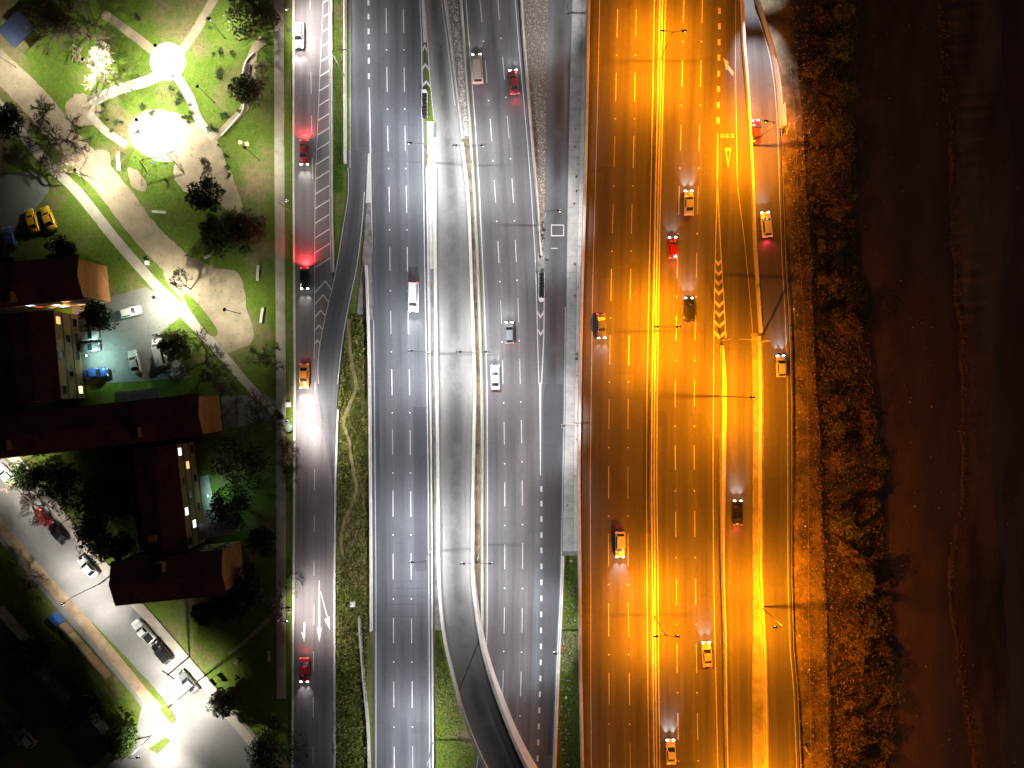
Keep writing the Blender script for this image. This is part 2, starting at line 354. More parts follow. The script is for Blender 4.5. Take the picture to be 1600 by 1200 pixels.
OL = F((921, 0), (919, 100), (917, 200), (915, 300), (910, 450), (907, 600), (905, 750), (907, 900), (908, 1050), (911, 1200)); OLL = F((937, 0), (934, 150), (930, 300), (926, 450), (924, 600), (922, 750), (923, 900), (923, 1050), (924, 1200))
O1a = F((965.5, 0), (962.5, 136), (960, 237), (957.5, 340), (955, 445), (953, 547), (951.5, 647), (951, 755), (951, 860), (951, 968), (951.7, 1076), (952, 1186)); O1b = F((994.5, 0), (992, 137), (990, 237), (987, 340), (985, 445), (982.5, 547), (981.3, 647), (981, 755), (981.4, 860), (982, 968), (983.5, 1076), (984.7, 1186))
O1R = F((1022.5, 0), (1020, 150), (1017, 300), (1014, 450), (1011, 600), (1010, 750), (1011, 900), (1012, 1050), (1014, 1200)); O2L = F((1040, 0), (1036, 150), (1032, 300), (1029.5, 450), (1027, 600), (1026, 750), (1028, 900), (1029, 1050), (1031, 1200))
O2a = F((1068.5, 0), (1066, 115), (1063.7, 215), (1061, 313), (1058.5, 415), (1056.5, 512), (1055, 615), (1055, 715), (1056, 820), (1057, 925), (1058, 1028), (1059.5, 1135)); O2b = F((1097.5, 0), (1095, 115), (1092.8, 215), (1090.4, 313), (1088.4, 415), (1086.4, 512), (1085, 615), (1084.6, 715), (1085.5, 820), (1087, 925), (1088.3, 1028), (1090, 1135))
O2R = F((1149.5, 0), (1149, 120), (1151, 200), (1152, 300), (1155, 310), (1164, 382), (1171, 457), (1176, 515), (1178, 600)); O2G = F((1121.5, 209), (1120.5, 300), (1117.5, 407), (1115, 525), (1115, 600), (1114, 750), (1115, 900), (1117, 1000), (1120, 1120), (1121.5, 1200)); O2H = F((1121, 290), (1127, 407), (1131, 465), (1134, 525))
DKR = F((1160, 0), (1163, 75), (1168, 125), (1172, 200), (1176, 275), (1180, 382), (1185, 457), (1190, 530), (1192, 600), (1191, 750), (1190, 900), (1196, 1000), (1199, 1100), (1200, 1200))
O3R = F((1174, 500), (1177, 650), (1176, 800), (1176, 900), (1177, 975), (1175, 1050), (1176, 1200)); O3L = F((1130, 520), (1136, 600), (1134, 750), (1132, 900), (1135, 980), (1137, 1200)); O3W = F((1126, 540), (1125, 600), (1125, 750), (1127, 900), (1130, 980), (1133, 1200))
O4R = F((1165, -60), (1180, 0), (1195, 45), (1208, 90), (1215, 140), (1219, 200), (1222, 300), (1226, 412), (1230, 475), (1233, 550), (1234, 600), (1235, 750), (1235, 900), (1238, 1012), (1244, 1075), (1247, 1150), (1249, 1200), sm=14)
VGL = F((1236, 0), (1240, 50), (1253, 150), (1258, 300), (1264, 400), (1266, 500), (1270, 600), (1278, 700), (1282, 800), (1285, 900), (1290, 1000), (1296, 1200)); VGR = F((1335, 0), (1335, 200), (1335, 300), (1350, 450), (1355, 600), (1372, 700), (1378, 900), (1392, 1000), (1392, 1200))
SHL = F((1468, 0), (1478, 80), (1485, 170), (1490, 300), (1500, 480), (1505, 700), (1488, 900), (1500, 1000), (1525, 1200)); SHR = F((1560, 0), (1567, 110), (1575, 190), (1588, 300), (1565, 480), (1560, 700), (1565, 900), (1578, 1050), (1582, 1200))
def ragged(f, amp, step=22, seed=3):
    g = random.Random(seed); ys = list(np.arange(-400, 1600, step)); v = 0; P = []
    for y in ys: v = v * .55 + g.uniform(-1, 1) * amp; P.append((f(y) + v, y))
    return F(*P, sm=7)
VGL = ragged(VGL, 2.2, 20, 1); VGR = ragged(VGR, 7, 26, 2); SHL = ragged(SHL, 5, 30, 5); SHR = ragged(SHR, 5, 30, 6)
# ------------------------------------------------------------------ ground: one sheet, horizon to horizon
def make_ground():
    ys = [-12000, -4000, -1200, -500] + list(np.linspace(Y0 - 40, Y1 + 40, 190)) + [1800, 2600, 6000, 13000]
    cl = lambda y: min(max(y, Y0 - 40), Y1 + 40)
    v, f, mi = [], [], []
    def cols(y0):
        y = cl(y0); a = OL(y) + 6; b = O4R(max(y, -10)) + (6.5 if y < 205 else 1.2); c = [(-14000, -.2, 0), (-300, -.2, 0), (400, -.2, 0), (a, -.2, 1), (a + .5, -5.5, 1), (b, -5.5, 2), (b + .4, zD(y) * .9 - .12, 2)]
        g, h, s, e = max(VGL(y), b + 6), VGR(y), SHL(y), SHR(y)
        c.append((g, 1.15, 3))
        for i in range(1, 8):
            t = i / 8; c.append((g + (h - g) * t, 1.1 - 4.1 * t ** .8 + rng.uniform(-.35, .35), 3))
        c += [(h, -3.1, 4), (h + 18, -3.7, 4), (s - 14, -3.75, 5), (s, -3.25 + rng.uniform(-.1, .1), 5), (s + 20, -3.0 + rng.uniform(-.1, .1), 5), (e - 10, -3.05, 5), (e + 4, -3.5, 4), (1680, -3.6, 4), (1850, -3.2, 3), (2050, 1, 0), (16000, 1, 0)]
        return c
    n = 0
    for y in ys:
        c = cols(y); n = len(c)
        for x, z, m in c: v.append(tuple(W(x, y, z)))
    ms = [m for x, z, m in cols(0)]
    for r in range(len(ys) - 1):
        for i in range(n - 1):
            k = r * n + i; f.append((k + n, k + n + 1, k + 1, k)); mi.append(ms[i])
    me = bpy.data.meshes.new('ground'); me.from_pydata(v, [], f)
    for m in (GRASS, UNDER, VERGE, BANK, BED, SHOAL): me.materials.append(m)
    me.polygons.foreach_set('material_index', mi); me.update()
    o = link('ground', me); o['kind'] = 'structure'
make_ground()
WATER, t_, b_ = nodes('river_water'); b_.inputs['Base Color'].default_value = (.1, .06, .042, 1); b_.inputs['Roughness'].default_value = .4
wv_ = coords(t_, (1, .22, 1)); t_.links.new(mixc(t_, noise(t_, wv_, .22, 8, .7, .35, .68), (.17, .1, .068), (.085, .05, .035)), b_.inputs['Base Color'])
bump(t_, b_, noise(t_, coords(t_, (1, .4, 1)), 1.2, 6, .6, 0, 1), .25, .05)
strip('river', lambda y: VGR(y) + 3, lambda y: SHL(y) - 5, Y0 - 40, Y1 + 40, -3.42, WATER, depth=0)
strip('river_channel', lambda y: SHR(y) + 1, lambda y: 1760, Y0 - 40, Y1 + 40, -3.4, WATER, depth=0)
# ------------------------------------------------------------------ roads
def u2(a, b): return lambda px, y: (px - a(y)) / (b(y) - a(y))
def uN(a, b, n=1): return lambda px, y: n * (px - a(y)) / (b(y) - a(y))
def dashes(road, fn, spans, wpx, z, mat=PAINT, name='lane_dash'):
    for a, b in spans: mline(name, road, fn, a + rng.uniform(-.8, .8), b + rng.uniform(-.8, .8), wpx * rng.uniform(.85, 1.12), z, rng.choice((PAINT, PAINT, PAINT_B)) if mat is PAINT else mat)
STUD = MB().box((0, 0, .02), (.22, .2, .04), taper=.7).mesh('road_stud')
STUDM = M('stud_reflector', (.8, .8, .75), bm=0); STUD.materials.append(STUDM)
def studs(road, fn, ys, z):
    z = zc(z)
    for y in ys: o = link('road_stud', STUD, road); o.location = W(fn(y), y, z(y) + .01)
def mids(sp): return [(sp[i][1] + sp[i + 1][0]) / 2 for i in range(len(sp) - 1)]
r1 = strip('local_road', R1L, R1R, Y0, Y1, 0, A_LOCAL, uf=uN(R1L, R1R, 2))
ru = strip('kerb_strip', lambda y: R1L(y) - 3, R1L, Y0, Y1, .1, CONC_L, depth=.3)
strip('kerb_strip', lambda y: R1R(y), lambda y: R1R(y) + 3, Y0, 425, .1, CONC, depth=.3)
strip('kerb_strip', R1R, lambda y: R1R(y) + 3, 640, Y1, .1, CONC_L, depth=.3)
slip = strip('exit_road', SLL, SLR, 236, 758, .006, A_DARK, uf=lambda px, y: (px - SLL(y)) / (SLR(y) - SLL(y)) - 2)
h1 = strip('highway_road', H1L, H1R, Y0, Y1, 0.002 * 0 + .0, A_DARK, uf=u2(H1a, H1b))
cramp = strip('centre_ramp_road', RAL, RAR, Y0, 1400, lambda y: zR(y) + .012, A_RAMP, uf=uN(RAL, RAR, 1), depth=.9)
mrd = strip('middle_highway_road', ML, MR, Y0, Y1, 0, A_MID, uf=u2(Ma, Mb))
erd = strip('east_ramp_road', EL, ER, Y0, Y1, .008, A_EAST, uf=uN(EL, ER, 1))
deck = strip('sodium_deck_road', OL, DKR, Y0, Y1, zD, A_OR, uf=lambda px, y: (px - O1a(y)) / 29.6 if px < 1025 else (px - O2a(y)) / 29.4, depth=1.4, nx=8)
o4 = strip('outer_ramp_road', lambda y: DKR(y) - (30 if y < 330 else -1), O4R, Y0, Y1, lambda y: zO4(y) - .03, A_OR, uf=lambda px, y: (px - DKR(y)) / 42, depth=.5)
A_PATCH = asphalt('asphalt_patch', (.052, .055, .062), .2, .3)
strip('asphalt_patch', H1b.off(5), H1RL.off(-2.5), 636, 892, .004, A_PATCH, depth=0, parent=h1, nx=1)
strip('asphalt_patch', lambda y: 849 if y > 600 else 852, lambda y: ER(y) - 4, 600, 1180, .012, A_PATCH, depth=0, parent=erd, nx=1)
for y in (908, 919, 931, 944, 963): strip('joint_line', lambda q: 590 + (963 - y) * .5, lambda q: 668, y, y + .7, .006, A_PATCH, depth=0, parent=h1, nx=1, step=.4)
# lane paint
sp = [(13, 51), (105, 144), (197, 236), (291, 332), (386, 424), (485, 522), (577, 618), (672, 711), (767, 807), (865, 906), (966, 1005), (1064, 1106), (1166, 1208), (1268, 1310), (-80, -42)]
sp.sort()
for fn in (H1a, H1b): dashes(h1, fn, sp, 1.9, 0); studs(h1, fn, mids(sp), 0)
for y in (-43, -19, 4, 26, 49, 73, 95, 119): mline('exit_dot', h1, F((575, -100), (576.5, 140)), y - 4.5, y + 4.5, 4.2, 0, PAINT)
mline('edge_line', h1, H1LL, Y0, 262, 1.6, 0, PAINT); mline('edge_line', h1, H1LL2, 137, 240, 2.2, 0, PAINT, 4)
mline('edge_line', h1, H1LL2, 238, Y1, 2.0, 0, PAINT)
gore = sheet('gore_island', [(573.5, 318), (579.5, 318), (583, 420), (584, 500), (556, 500), (566, 405)], .012, CONC_D, closed_smooth=False)
mark('gore_paint', h1, [(575, 240), (579, 240), (581, 317), (571.5, 317)], .016, PAINT)
mline('edge_line', h1, H1RL, Y0, Y1, 2.0, 0, PAINT)
mline('edge_line', slip, SLR.off(-2), 300, 600, 1.8, .01, PAINT_W); mline('edge_line', slip, SLL.off(2), 262, 600, 1.5, .01, PAINT_W)
mline('gore_paint', h1, F((658.6, -100), (660.5, 0), (664, 66)), -90, 66, 7, .012, PAINT, 6.5)
mline('edge_line', cramp, GRL, -60, 188, 2.0, lambda y: .018, PAINT)
for y, w_ in ((74, 4), (103, 5.5), (130, 7)):
    x = (H1RL(y) + GRL(y)) / 2; mark('gore_chevron', h1, [(x - w_, y + 3), (x, y - 5), (x + w_, y + 3), (x + w_, y + 8), (x, y), (x - w_, y + 8)], .02, PAINT)
mline('edge_line', cramp, RAR.off(-3), -60, 216, 1.8, lambda y: .018, PAINT)
spa = [(-60, -24), (-2, 35), (94, 129), (185, 221), (281, 316), (376, 411), (469, 505), (564, 600), (659, 695), (754, 791), (851, 889), (949, 989), (1047, 1087), (1150, 1190)]
spb = [(-60, -24), (-2, 31), (89, 124), (180, 217), (279, 316), (374, 410), (466, 504), (561, 599), (657, 692), (751, 790), (849, 889), (950, 989), (1049, 1087), (1150, 1190)]
dashes(mrd, Ma, spa, 1.7, 0); dashes(mrd, Mb, spb, 1.7, 0); studs(mrd, Ma, mids(spa), 0); studs(mrd, Mb, mids(spb), 0)
mline('edge_line', mrd, MLL, Y0, Y1, 1.8, 0, PAINT); mline('edge_line', mrd, MRL, Y0, 600, 1.8, 0.01, PAINT)
mline('edge_line', erd, ELL, 450, 600, 2.2, .01, PAINT); mline('edge_line', mrd, F((844, 600), (844.5, 743)), 598, 743, 5, .012, PAINT, 1.5)
for i, y in enumerate((488, 515)):
    x = (MRL(y) + ELL(y)) / 2; w_ = 5; mark('gore_chevron', mrd, [(x - w_, y - 3), (x, y + 5), (x + w_, y - 3), (x + w_, y + 2), (x, y + 10), (x - w_, y + 2)], .022, PAINT)
for y in [764, 787, 811, 836, 860, 885, 910, 935, 960, 985, 1010, 1035, 1060, 1085, 1110, 1135, 1160, 1185, 1210, 1235]:
    mline('exit_dot', mrd, F((845.8, 700), (846, 935), (844.5, 1060), (840, 1185)), y - 4.3, y + 4.3, 4.2, .01, PAINT)
mline('edge_line', erd, ERL, 480, Y1, 1.6, .01, PAINT)
for a in ([(861, 351), (881, 351), (881, 352.2), (861, 352.2)], [(861, 367.5), (881.5, 367.5), (881.5, 369), (861, 369)], [(861, 352.2), (862.3, 352.2), (862.3, 367.5), (861, 367.5)], [(880, 352.2), (881.2, 352.2), (881.2, 367.5), (880, 367.5)], [(861, 387.5), (871, 387.5), (871, 388.5), (861, 388.5)]): mark('detector_mark', erd, a, .025, PAINT_W)
sa = [(-88, -42), (14, 59), (114, 159), (212, 262), (319, 365), (420, 470), (524, 570), (624, 670), (729, 779), (834, 885), (942, 995), (1051, 1101), (1162, 1210), (1270, 1318)]
sb = [(-100, -62), (-5, 36), (94, 135), (194, 235), (291, 336), (394, 435), (492, 532), (594, 636), (696, 735), (799, 839), (904, 945), (1006, 1051), (1114, 1156), (1222, 1264)]
for fn in (O1a, O1b): dashes(deck, fn, sa, 1.9, zD); studs(deck, fn, mids(sa), zD)
for fn in (O2a, O2b): dashes(deck, fn, sb, 2.0, zD); studs(deck, fn, mids(sb), zD)
mline('edge_line', deck, OLL, Y0, Y1, 1.6, zD, PAINT)
mline('edge_line', deck, O1R, Y0, Y1, 2.2, zD, PAINT); mline('edge_line', deck, O2L, Y0, Y1, 2.2, zD, PAINT)
for y in (-32, -8, 17, 41, 66, 90, 115, 139, 164, 188): mline('exit_dot', deck, F((1125, -40), (1122, 190)), y - 4.6, y + 4.6, 6, zD, PAINT)
mline('edge_line', deck, O2R, Y0, 520, 1.3, zD, PAINT); mline('edge_line', deck, O2G, 209, 280, 2.0, zD, PAINT, 3.5); mline('edge_line', deck, O2G, 279, Y1, 1.9, zD, PAINT); mline('edge_line', deck, O2H, 292, 528, 2.0, zD, PAINT)
for y in (410, 426, 441, 456, 475, 490, 507, 524):
    a, b = O2G(y), O2H(y); x = (a + b) / 2; w_ = (b - a) / 2; k = 3 + w_ * .55
    mark('gore_chevron', deck, [(a, y - k), (x, y), (b, y - k), (b, y - k + 5.5), (x, y + 6), (a, y - k + 5.5)], lambda y: zD(y) + .018, PAINT)
for x in (1126, 1133.8, 1141.8):
    for y in (209.5, 213): mark('yield_dash', deck, [(x, y), (x + 5.2, y), (x + 5.2, y + 1.8), (x, y + 1.8)], lambda y: zD(y) + .014, PAINT)
for p in ([(1132.5, 231), (1142.5, 231), (1142, 235), (1133, 235)], [(1133, 235), (1135, 235), (1138, 256), (1137.5, 262)], [(1142, 235), (1140.2, 235), (1138, 256), (1137.6, 262)]): mark('yield_triangle', deck, p, lambda y: zD(y) + .014, PAINT)
mark('lane_arrow', deck, [(1130, 90), (1138.5, 97), (1137.5, 101), (1146, 112), (1145.5, 119), (1136.5, 108), (1134.5, 109.5)], lambda y: zD(y) + .014, PAINT)
mline('edge_line', o4, O4R.off(-4), 20, Y1, 1.5, lambda y: zO4(y) - .02, PAINT)
# local road paint: dashes, hatching, arrows
dashes(r1, F((484.5, 0), (486, 130), (488, 265), (491, 500), (492, 680), (491, 820), (490, 1000), (489.5, 1110)), [(-20, 15), (49, 78), (113, 147), (180, 208), (248, 280), (672, 695), (733, 767), (805, 831), (876, 900), (945, 976), (1018, 1048), (1090, 1121), (1165, 1195)], 1.5, 0, PAINT_W)
HL = F((506, -20), (505, 0), (501, 90), (497.5, 170), (493.5, 260), (492, 330), (491.5, 440), (491, 560))
mline('edge_line', r1, HL, -60, 560, 1.2, 0, PAINT_W); mline('edge_line', r1, R1R.off(-2), Y0, 425, 1.2, 0, PAINT_W)
y = -20
while y < 435:
    a, b = HL(y), R1R(y) - 2.5; k = (b - a) * .62; mark('hatch_stripe', r1, [(a, y), (b, y - k), (b, y - k + 2.3), (a, y + 2.3)], .016, PAINT_W); y += 23
for y in (447, 467, 489, 511, 533):
    a, b = HL(y), SLL(y) + 1; x = a + (b - a) * .62; k = (b - a) * .35; mark('hatch_chevron', r1, [(a, y + k), (x, y - k), (b, y + k * .6), (b, y + k * .6 + 2.6), (x, y - k + 3.2), (a, y + k + 2.6)], .03, PAINT_W)
for p in ([(498.3, 907), (499.7, 907), (500.2, 981), (497.8, 981)], [(495, 981), (503, 981), (499, 1004)], [(500, 924), (501.3, 924), (512, 963), (510.2, 964)], [(506.5, 968), (515, 962.5), (515.6, 985)], [(474, 972), (477, 972), (477, 992), (474, 992)], [(470, 986), (474, 990), (478, 990), (475.3, 1004)]): mark('lane_arrow', r1, p, .018, PAINT)
dashes(r1, F((492.3, 595), (492, 670)), [(596, 668)], 1.0, 0, PAINT_W, 'edge_line')
# ------------------------------------------------------------------ barriers, walls, medians
JER = [(-.3, -.3), (-.3, .08), (-.17, .32), (-.1, .85), (.1, .85), (.17, .32), (.3, .08), (.3, -.3)]
def jersey(fn, y0, y1, z, label, mat=CONC_L, prof=JER):
    return tag(sweep('concrete_barrier', line_pts(fn, y0, y1, z, 20), prof, mat), label, 'barrier')
jersey(F((539, -260), (539, 255)), -260, 256, 0, 'pale concrete barrier beside grass verge left of highway exit lane')
jersey(H1L.off(-3.2), 415, 985, 0, 'long concrete barrier between weedy bank and left highway')
jersey(F((561, 960), (563, 990), (567, 1050), (575, 1130), (577, 1200)), 962, Y1, 0, 'flared concrete barrier at lower left of highway', CONC)
jersey(H1R.off(2.2), 262, Y1, 0, 'concrete barrier on right edge of left highway below gore nose')
strip('median_slab', lambda y: H1R(y) + 3, lambda y: RAL(y) + .5, 190, 420, .05, CONC_L, depth=.4)
strip('median_slab', lambda y: H1R(y) + 3, lambda y: RAL(y) - 3, 420, 985, -.05, CONC_D, depth=.2)
strip('median_slab', lambda y: RAR(y) + 3, lambda y: ML(y) - 3, 216, 1010, -.06, VERGE, depth=.2)
def wallbox(a, b, h, dn): return [(a, -dn), (a, h), (b, h), (b, -dn)]
WR = wallbox(-.22, .22, .9, 6.8)
tag(sweep('ramp_parapet', line_pts(RAL.off(-1.6), 262, 1395, zR, 14), wallbox(-.32, .2, .85, 7.2), CONC_L), 'pale parapet wall along left side of curving centre ramp', 'wall')
tag(sweep('ramp_parapet', line_pts(RAR.off(1.8), 225, 1395, zR, 14), wallbox(-.2, .32, .85, 7.2), CONC_L), 'pale parapet wall along right side of curving centre ramp', 'wall')
jersey(RAR.off(3), Y0, 216, 0, 'concrete barrier between centre ramp and gravel wedge', CONC)
jersey(ML.off(-4), Y0, 1010, 0, 'concrete barrier on left edge of middle highway', CONC)
strip('joint_strip', lambda y: 716 + (1080 - y) * .4, lambda y: 717.8 + (1080 - y) * .4, 998, 1082, lambda y: zR(y) + .022, BLACK, depth=0, nx=1)
jersey(MR.off(3.2), Y0, 400, 0, 'concrete barrier between middle highway and gravel strip', CONC)
strip('gravel_wedge', lambda y: RAR(y) + 5, lambda y: ML(y) - 6, Y0, 216, -.03, GRAVEL)
strip('gravel_strip', lambda y: MR(y) + 5, lambda y: EL(y), Y0, 405, -.03, GRAVEL)
mgore = sheet('gore_island', [(840, 395), (851, 395), (849, 468), (841.5, 468)], .03, CONC_D, closed_smooth=False)
cs_ = strip('concrete_strip', ER, lambda y: OL(y) + 3, Y0, 868, .01, CONC_D, depth=.3)
for i in range(36):
    ya = -60 + i * 25.6
    strip('panel', lambda y: ER(y) + .6, lambda y: (ER(y) * .38 + OL(y) * .62), ya, min(866, ya + 25.2), .05 + rng.uniform(0, .012), CONC, depth=.05, parent=cs_, nx=1, step=13)
    strip('panel', lambda y: (ER(y) * .38 + OL(y) * .62) + .5, lambda y: OL(y) + 2.5, ya, min(866, ya + 25.2), .05 + rng.uniform(0, .012), CONC_L, depth=.05, parent=cs_, nx=1, step=13)
jersey(ER.off(1.5), 868, Y1, 0, 'concrete barrier right of dotted lane beside weed strip')
tag(sweep('deck_wall', line_pts(OL.off(-1.2), Y0, Y1, zD, 20), wallbox(-.25, .2, 1.0, 3.2), CONC_L), 'pale retaining wall and parapet along left side of orange-lit carriageway', 'wall')
tag(sweep('deck_parapet', line_pts(DKR.off(-1.5), Y0, 520, zD, 20), wallbox(-.2, .25, .85, 1.0), CONC_L), 'concrete parapet between yield lane and outer ramp', 'wall')
o12 = lambda d: (lambda y: (O1R(y) + O2L(y)) / 2 + d)
strip('median_slab', lambda y: O1R(y) + 4, lambda y: O2L(y) - 4, Y0, Y1, lambda y: zD(y) + .12, CONC_M, depth=.2)
tag(sweep('concrete_barrier', line_pts(o12(-1.6), Y0, Y1, zD, 20), [(-.18, 0), (-.12, .9), (.12, .9), (.18, 0)], CONC_L), 'left rail of double concrete median barrier on orange-lit carriageway', 'barrier')
tag(sweep('concrete_barrier', line_pts(o12(2.4), Y0, Y1, zD, 20), [(-.18, 0), (-.12, .9), (.12, .9), (.18, 0)], CONC_L), 'right rail of double concrete median barrier on orange-lit carriageway', 'barrier')
strip('divider_slab', O3W, lambda y: O3L(y), 545, Y1, lambda y: zD(y) + .15, CONC, depth=.3)
tag(sweep('concrete_barrier', line_pts(O3W.off(2), 540, Y1, zD, 20), JER, CONC_L), 'concrete barrier on divider left of narrow sodium lit slip lane', 'barrier')
strip('divider_slab', O3R, lambda y: DKR(y) + 1.5, 520, Y1, lambda y: zD(y) + .15, CONC_M, depth=.6)
tag(sweep('concrete_barrier', line_pts(lambda y: DKR(y) - 4, 525, Y1, zD, 20), JER, CONC_L), 'concrete barrier on bright divider between slip lane and outer road', 'barrier')
tag(sweep('curved_wall', line_pts(O4R.off(3), -70, 200, zO4, 8), wallbox(-.35, .45, 1.5, 2.5), CONC_L), 'curved white retaining wall on right side of outer ramp', 'wall')
gr = tag(sweep('guard_rail', line_pts(O4R.off(1.5), 202, Y1, lambda y: zO4(y) + .45, 16), [(-.04, 0), (-.07, .08), (-.02, .16), (-.07, .24), (-.04, .32), (.04, .32), (.04, 0)], GALV), 'galvanised guard rail along outer road by river bank', 'guard rail')
PG = MB().box((0, 0, .38), (.1, .12, .76)).mesh('post'); PG.materials.append(GALV)
for y in range(206, 1240, 34): o = link('post', PG, gr); o.location = W(O4R(y) + 2.6, y, zO4(y) - .05)
fe = empty('wire_fence', W(1246, 300, 1.2), label='thin wire fence on orange verge above river bank', cat='fence')
FN = F((1235, 100), (1242, 175), (1246, 290), (1249, 400), (1256, 500), (1262, 600), (1263, 800), (1264, 1000), (1268, 1200))
b0 = W(1246, 300, 1.2)
def rel(pts, o): return [p - o for p in pts]
MB().path(rel(line_pts(FN, 100, 1200, 2.3, 30), b0), [.025] * 60, 4).build('wire', GALV, fe)
MB().path(rel(line_pts(FN, 100, 1200, 1.8, 30), b0), [.02] * 60, 4).build('wire', GALV, fe)
PF = MB().box((0, 0, .6), (.09, .09, 1.2)).mesh('post'); PF.materials.append(WOOD)
for y in range(105, 1200, 40): o = link('post', PF, fe); o.location = W(FN(y), y, 1.15) - b0
# crash cushions, signs, gantry
def cushion(px, py, n, dy, label, flip=1):
    e = empty('crash_cushion', W(px, py, 0.05), label=label, cat='crash cushion')
    d = dy / S
    for i in range(n): MB().box((0, flip * -i * d, .5), (.85, d * .55, .95)).build('cell', BLACK, e)
    MB().box((-.5, flip * -(n - 1) * d / 2, .55), (.1, (n - .2) * d, .5)).build('side_rail', CONC_L, e); MB().box((.5, flip * -(n - 1) * d / 2, .55), (.1, (n - .2) * d, .5)).build('side_rail', CONC_L, e)
    MB().tube((0, flip * .55 * d, 0), (0, flip * .55 * d, .95), .55, .5, 12).build('nose', WHITEM, e)
cushion(664, 150, 7, 5.6, 'black crash cushion at nose of left highway gore')
cushion(846, 465, 9, 4.6, 'black crash cushion at nose of middle highway gore', -1)
def signboard(px, py, w_, h, zt, rz, mat, label, posts=2, cat='sign'):
    e = empty('road_sign', W(px, py, 0), rz, label, cat)
    MB().box((0, 0, zt - h / 2), (w_, .1, h)).build('panel', mat, e)
    for k in range(posts):
        x = 0 if posts == 1 else (-.35 + .7 * k) * w_
        MB().tube((x, .12, 0), (x, .12, zt), .06, .06).build('post', GALV, e)
SIGNB = M('sign_back', (.12, .13, .12), bm=0)
def slab(px, py, wx, wy, h, z, mat, name, label, cat):
    tag(MB().box(W(px, py, z + h / 2), (wx, wy, h), taper=.92).build(name, mat), label, cat)
slab(679, 203, .5, 2.6, .5, 0, SIGNB, 'cabinet', 'dark cabinet on median beside centre ramp gore', 'cabinet')
slab(840, 417, .45, 1.9, .5, 0, SIGNB, 'cabinet', 'dark cabinet left of crash cushion on middle highway', 'cabinet')
slab(855, 402, .45, .8, .5, 0, SIGNB, 'cabinet', 'small dark box on left edge of east ramp', 'cabinet')
ga = empty('sign_gantry', W(1127, 532, 1.5), label='sign gantry spanning slip lane beside chevrons', cat='gantry')
g1 = W(1186, 535, 1.5) - W(1127, 532, 1.5)
MB().tube((0, 0, 0), (0, 0, 6), .16, .13, 8).build('column', GALV, ga); MB().tube(g1, g1 + Vector((0, 0, 6)), .16, .13, 8).build('column', GALV, ga)
MB().tube((0, 0, 5.9), g1 + Vector((0, 0, 5.9)), .06, .06, 6).build('beam', GALV, ga); MB().box(g1 * .12 + Vector((0, -.15, 5.7)), (1.0, .08, .6)).build('sign_panel', SIGNB, ga)
# ------------------------------------------------------------------ lamps
def spot(parent, loc, aim, energy, col, ang=150, blend=.9, rad=.12, scl=(1, 1, 1)):
    l = bpy.data.lights.new('lamp_light', 'SPOT'); l.energy = energy; l.color = col; l.spot_size = R(ang); l.spot_blend = blend; l.shadow_soft_size = rad
    o = bpy.data.objects.new('lamp_light', l); COL.objects.link(o); o.location = loc
    o.rotation_euler = Vector(aim).to_track_quat('-Z', 'Y').to_euler(); o.scale = scl
    if parent: o.parent = parent
    return o
def street_lamp(px, py, z, h, arms, en, col, lens, body, label, group, ang=150, tilt=0.0, blend=.9, scl=(1, 1, 1), rz=0.0, bat=0.0, wide=92, mid=.42):
    """arms: signed lengths along local x"""
    e = empty('street_lamp', W(px, py, z), rz, label, 'street lamp', group)
    MB().tube((0, 0, 0), (0, 0, .5), .17, .14, 8).build('base', body, e)
    MB().tube((0, 0, .5), (0, 0, h), .1, .055, 8).build('pole', body, e, True)
    for a in arms:
        s = 1 if a > 0 else -1; L = abs(a)
        arm = MB().path([(0, 0, h - .6), (s * L * .25, 0, h - .12), (s * L * .6, 0, h + .12), (s * (L - .3), 0, h + .15)], [.05, .045, .04, .04], 6).build('arm', body, e, True)
        hd = MB().box((s * L, 0, h + .16), (.85, .36, .16), taper=.75).build('lamp_head', body, e)
        MB().ball((s * L + s * .08, 0, h + .075), (.36, .2, .1), 10, 5).build('lens', lens, hd, True)
        if en and bat:                     # road optics: one beam down, two thrown along the carriageway
            spot(e, (s * L, 0, h - .12), (s * tilt, 0, -1), en * mid, col, ang, blend, .15, scl)
            for k in (-1, 1): spot(e, (s * L, k * .12, h - .12), (s * tilt, k * bat, -1), en * (.62 - mid * .55), col, wide, 1.0, .15, scl)
        elif en: spot(e, (s * L, 0, h - .12), (s * tilt, 0, -1), en, col, ang, blend, .15, scl)
GW, GO, GS, GP = 'white highway lamps', 'sodium lamps of the orange-lit road', 'lamps of the local road and street', 'lamps in the park'
LAMP_SCL = (1, 1.25, 1)
for py, d in ((255, 'upper'), (553, 'middle'), (855, 'lower'), (1157, 'bottom')):
    street_lamp(673 + (py - 255) * .004, py, 0.05, 11, [-2.4], E_WHITE, C_WHITE, LENS_W, GALV, f'single-arm white lamp on left highway median, {d} one', GW, 135, .1, bat=1.25, mid=.5)
for px, py, d in ((738, 258, 'upper'), (744, 554, 'middle'), (750, 857, 'lower')):
    street_lamp(px, py, zR(py), 10.8, [-2.4, 2.4], E_WHITE * .75, C_WHITE, LENS_W, GALV, f'twin-arm white lamp between centre ramp and middle highway, {d} one', GW, 128, .08, bat=1.2, mid=.46)
street_lamp(848.5, 352, .03, 11, [2.3], E_WHITE * .62, C_WHITE, LENS_W, GALV, 'white lamp on gravel strip reaching over east ramp', GW, 106, -.22, .45, bat=1.2, wide=84, mid=.45)
street_lamp(896, 660, .08, 11, [-2.9], E_WHITE * .62, C_WHITE, LENS_W, GALV, 'white lamp on concrete strip reaching over dotted merge lane', GW, 106, .3, .45, bat=1.2, wide=84, mid=.45)
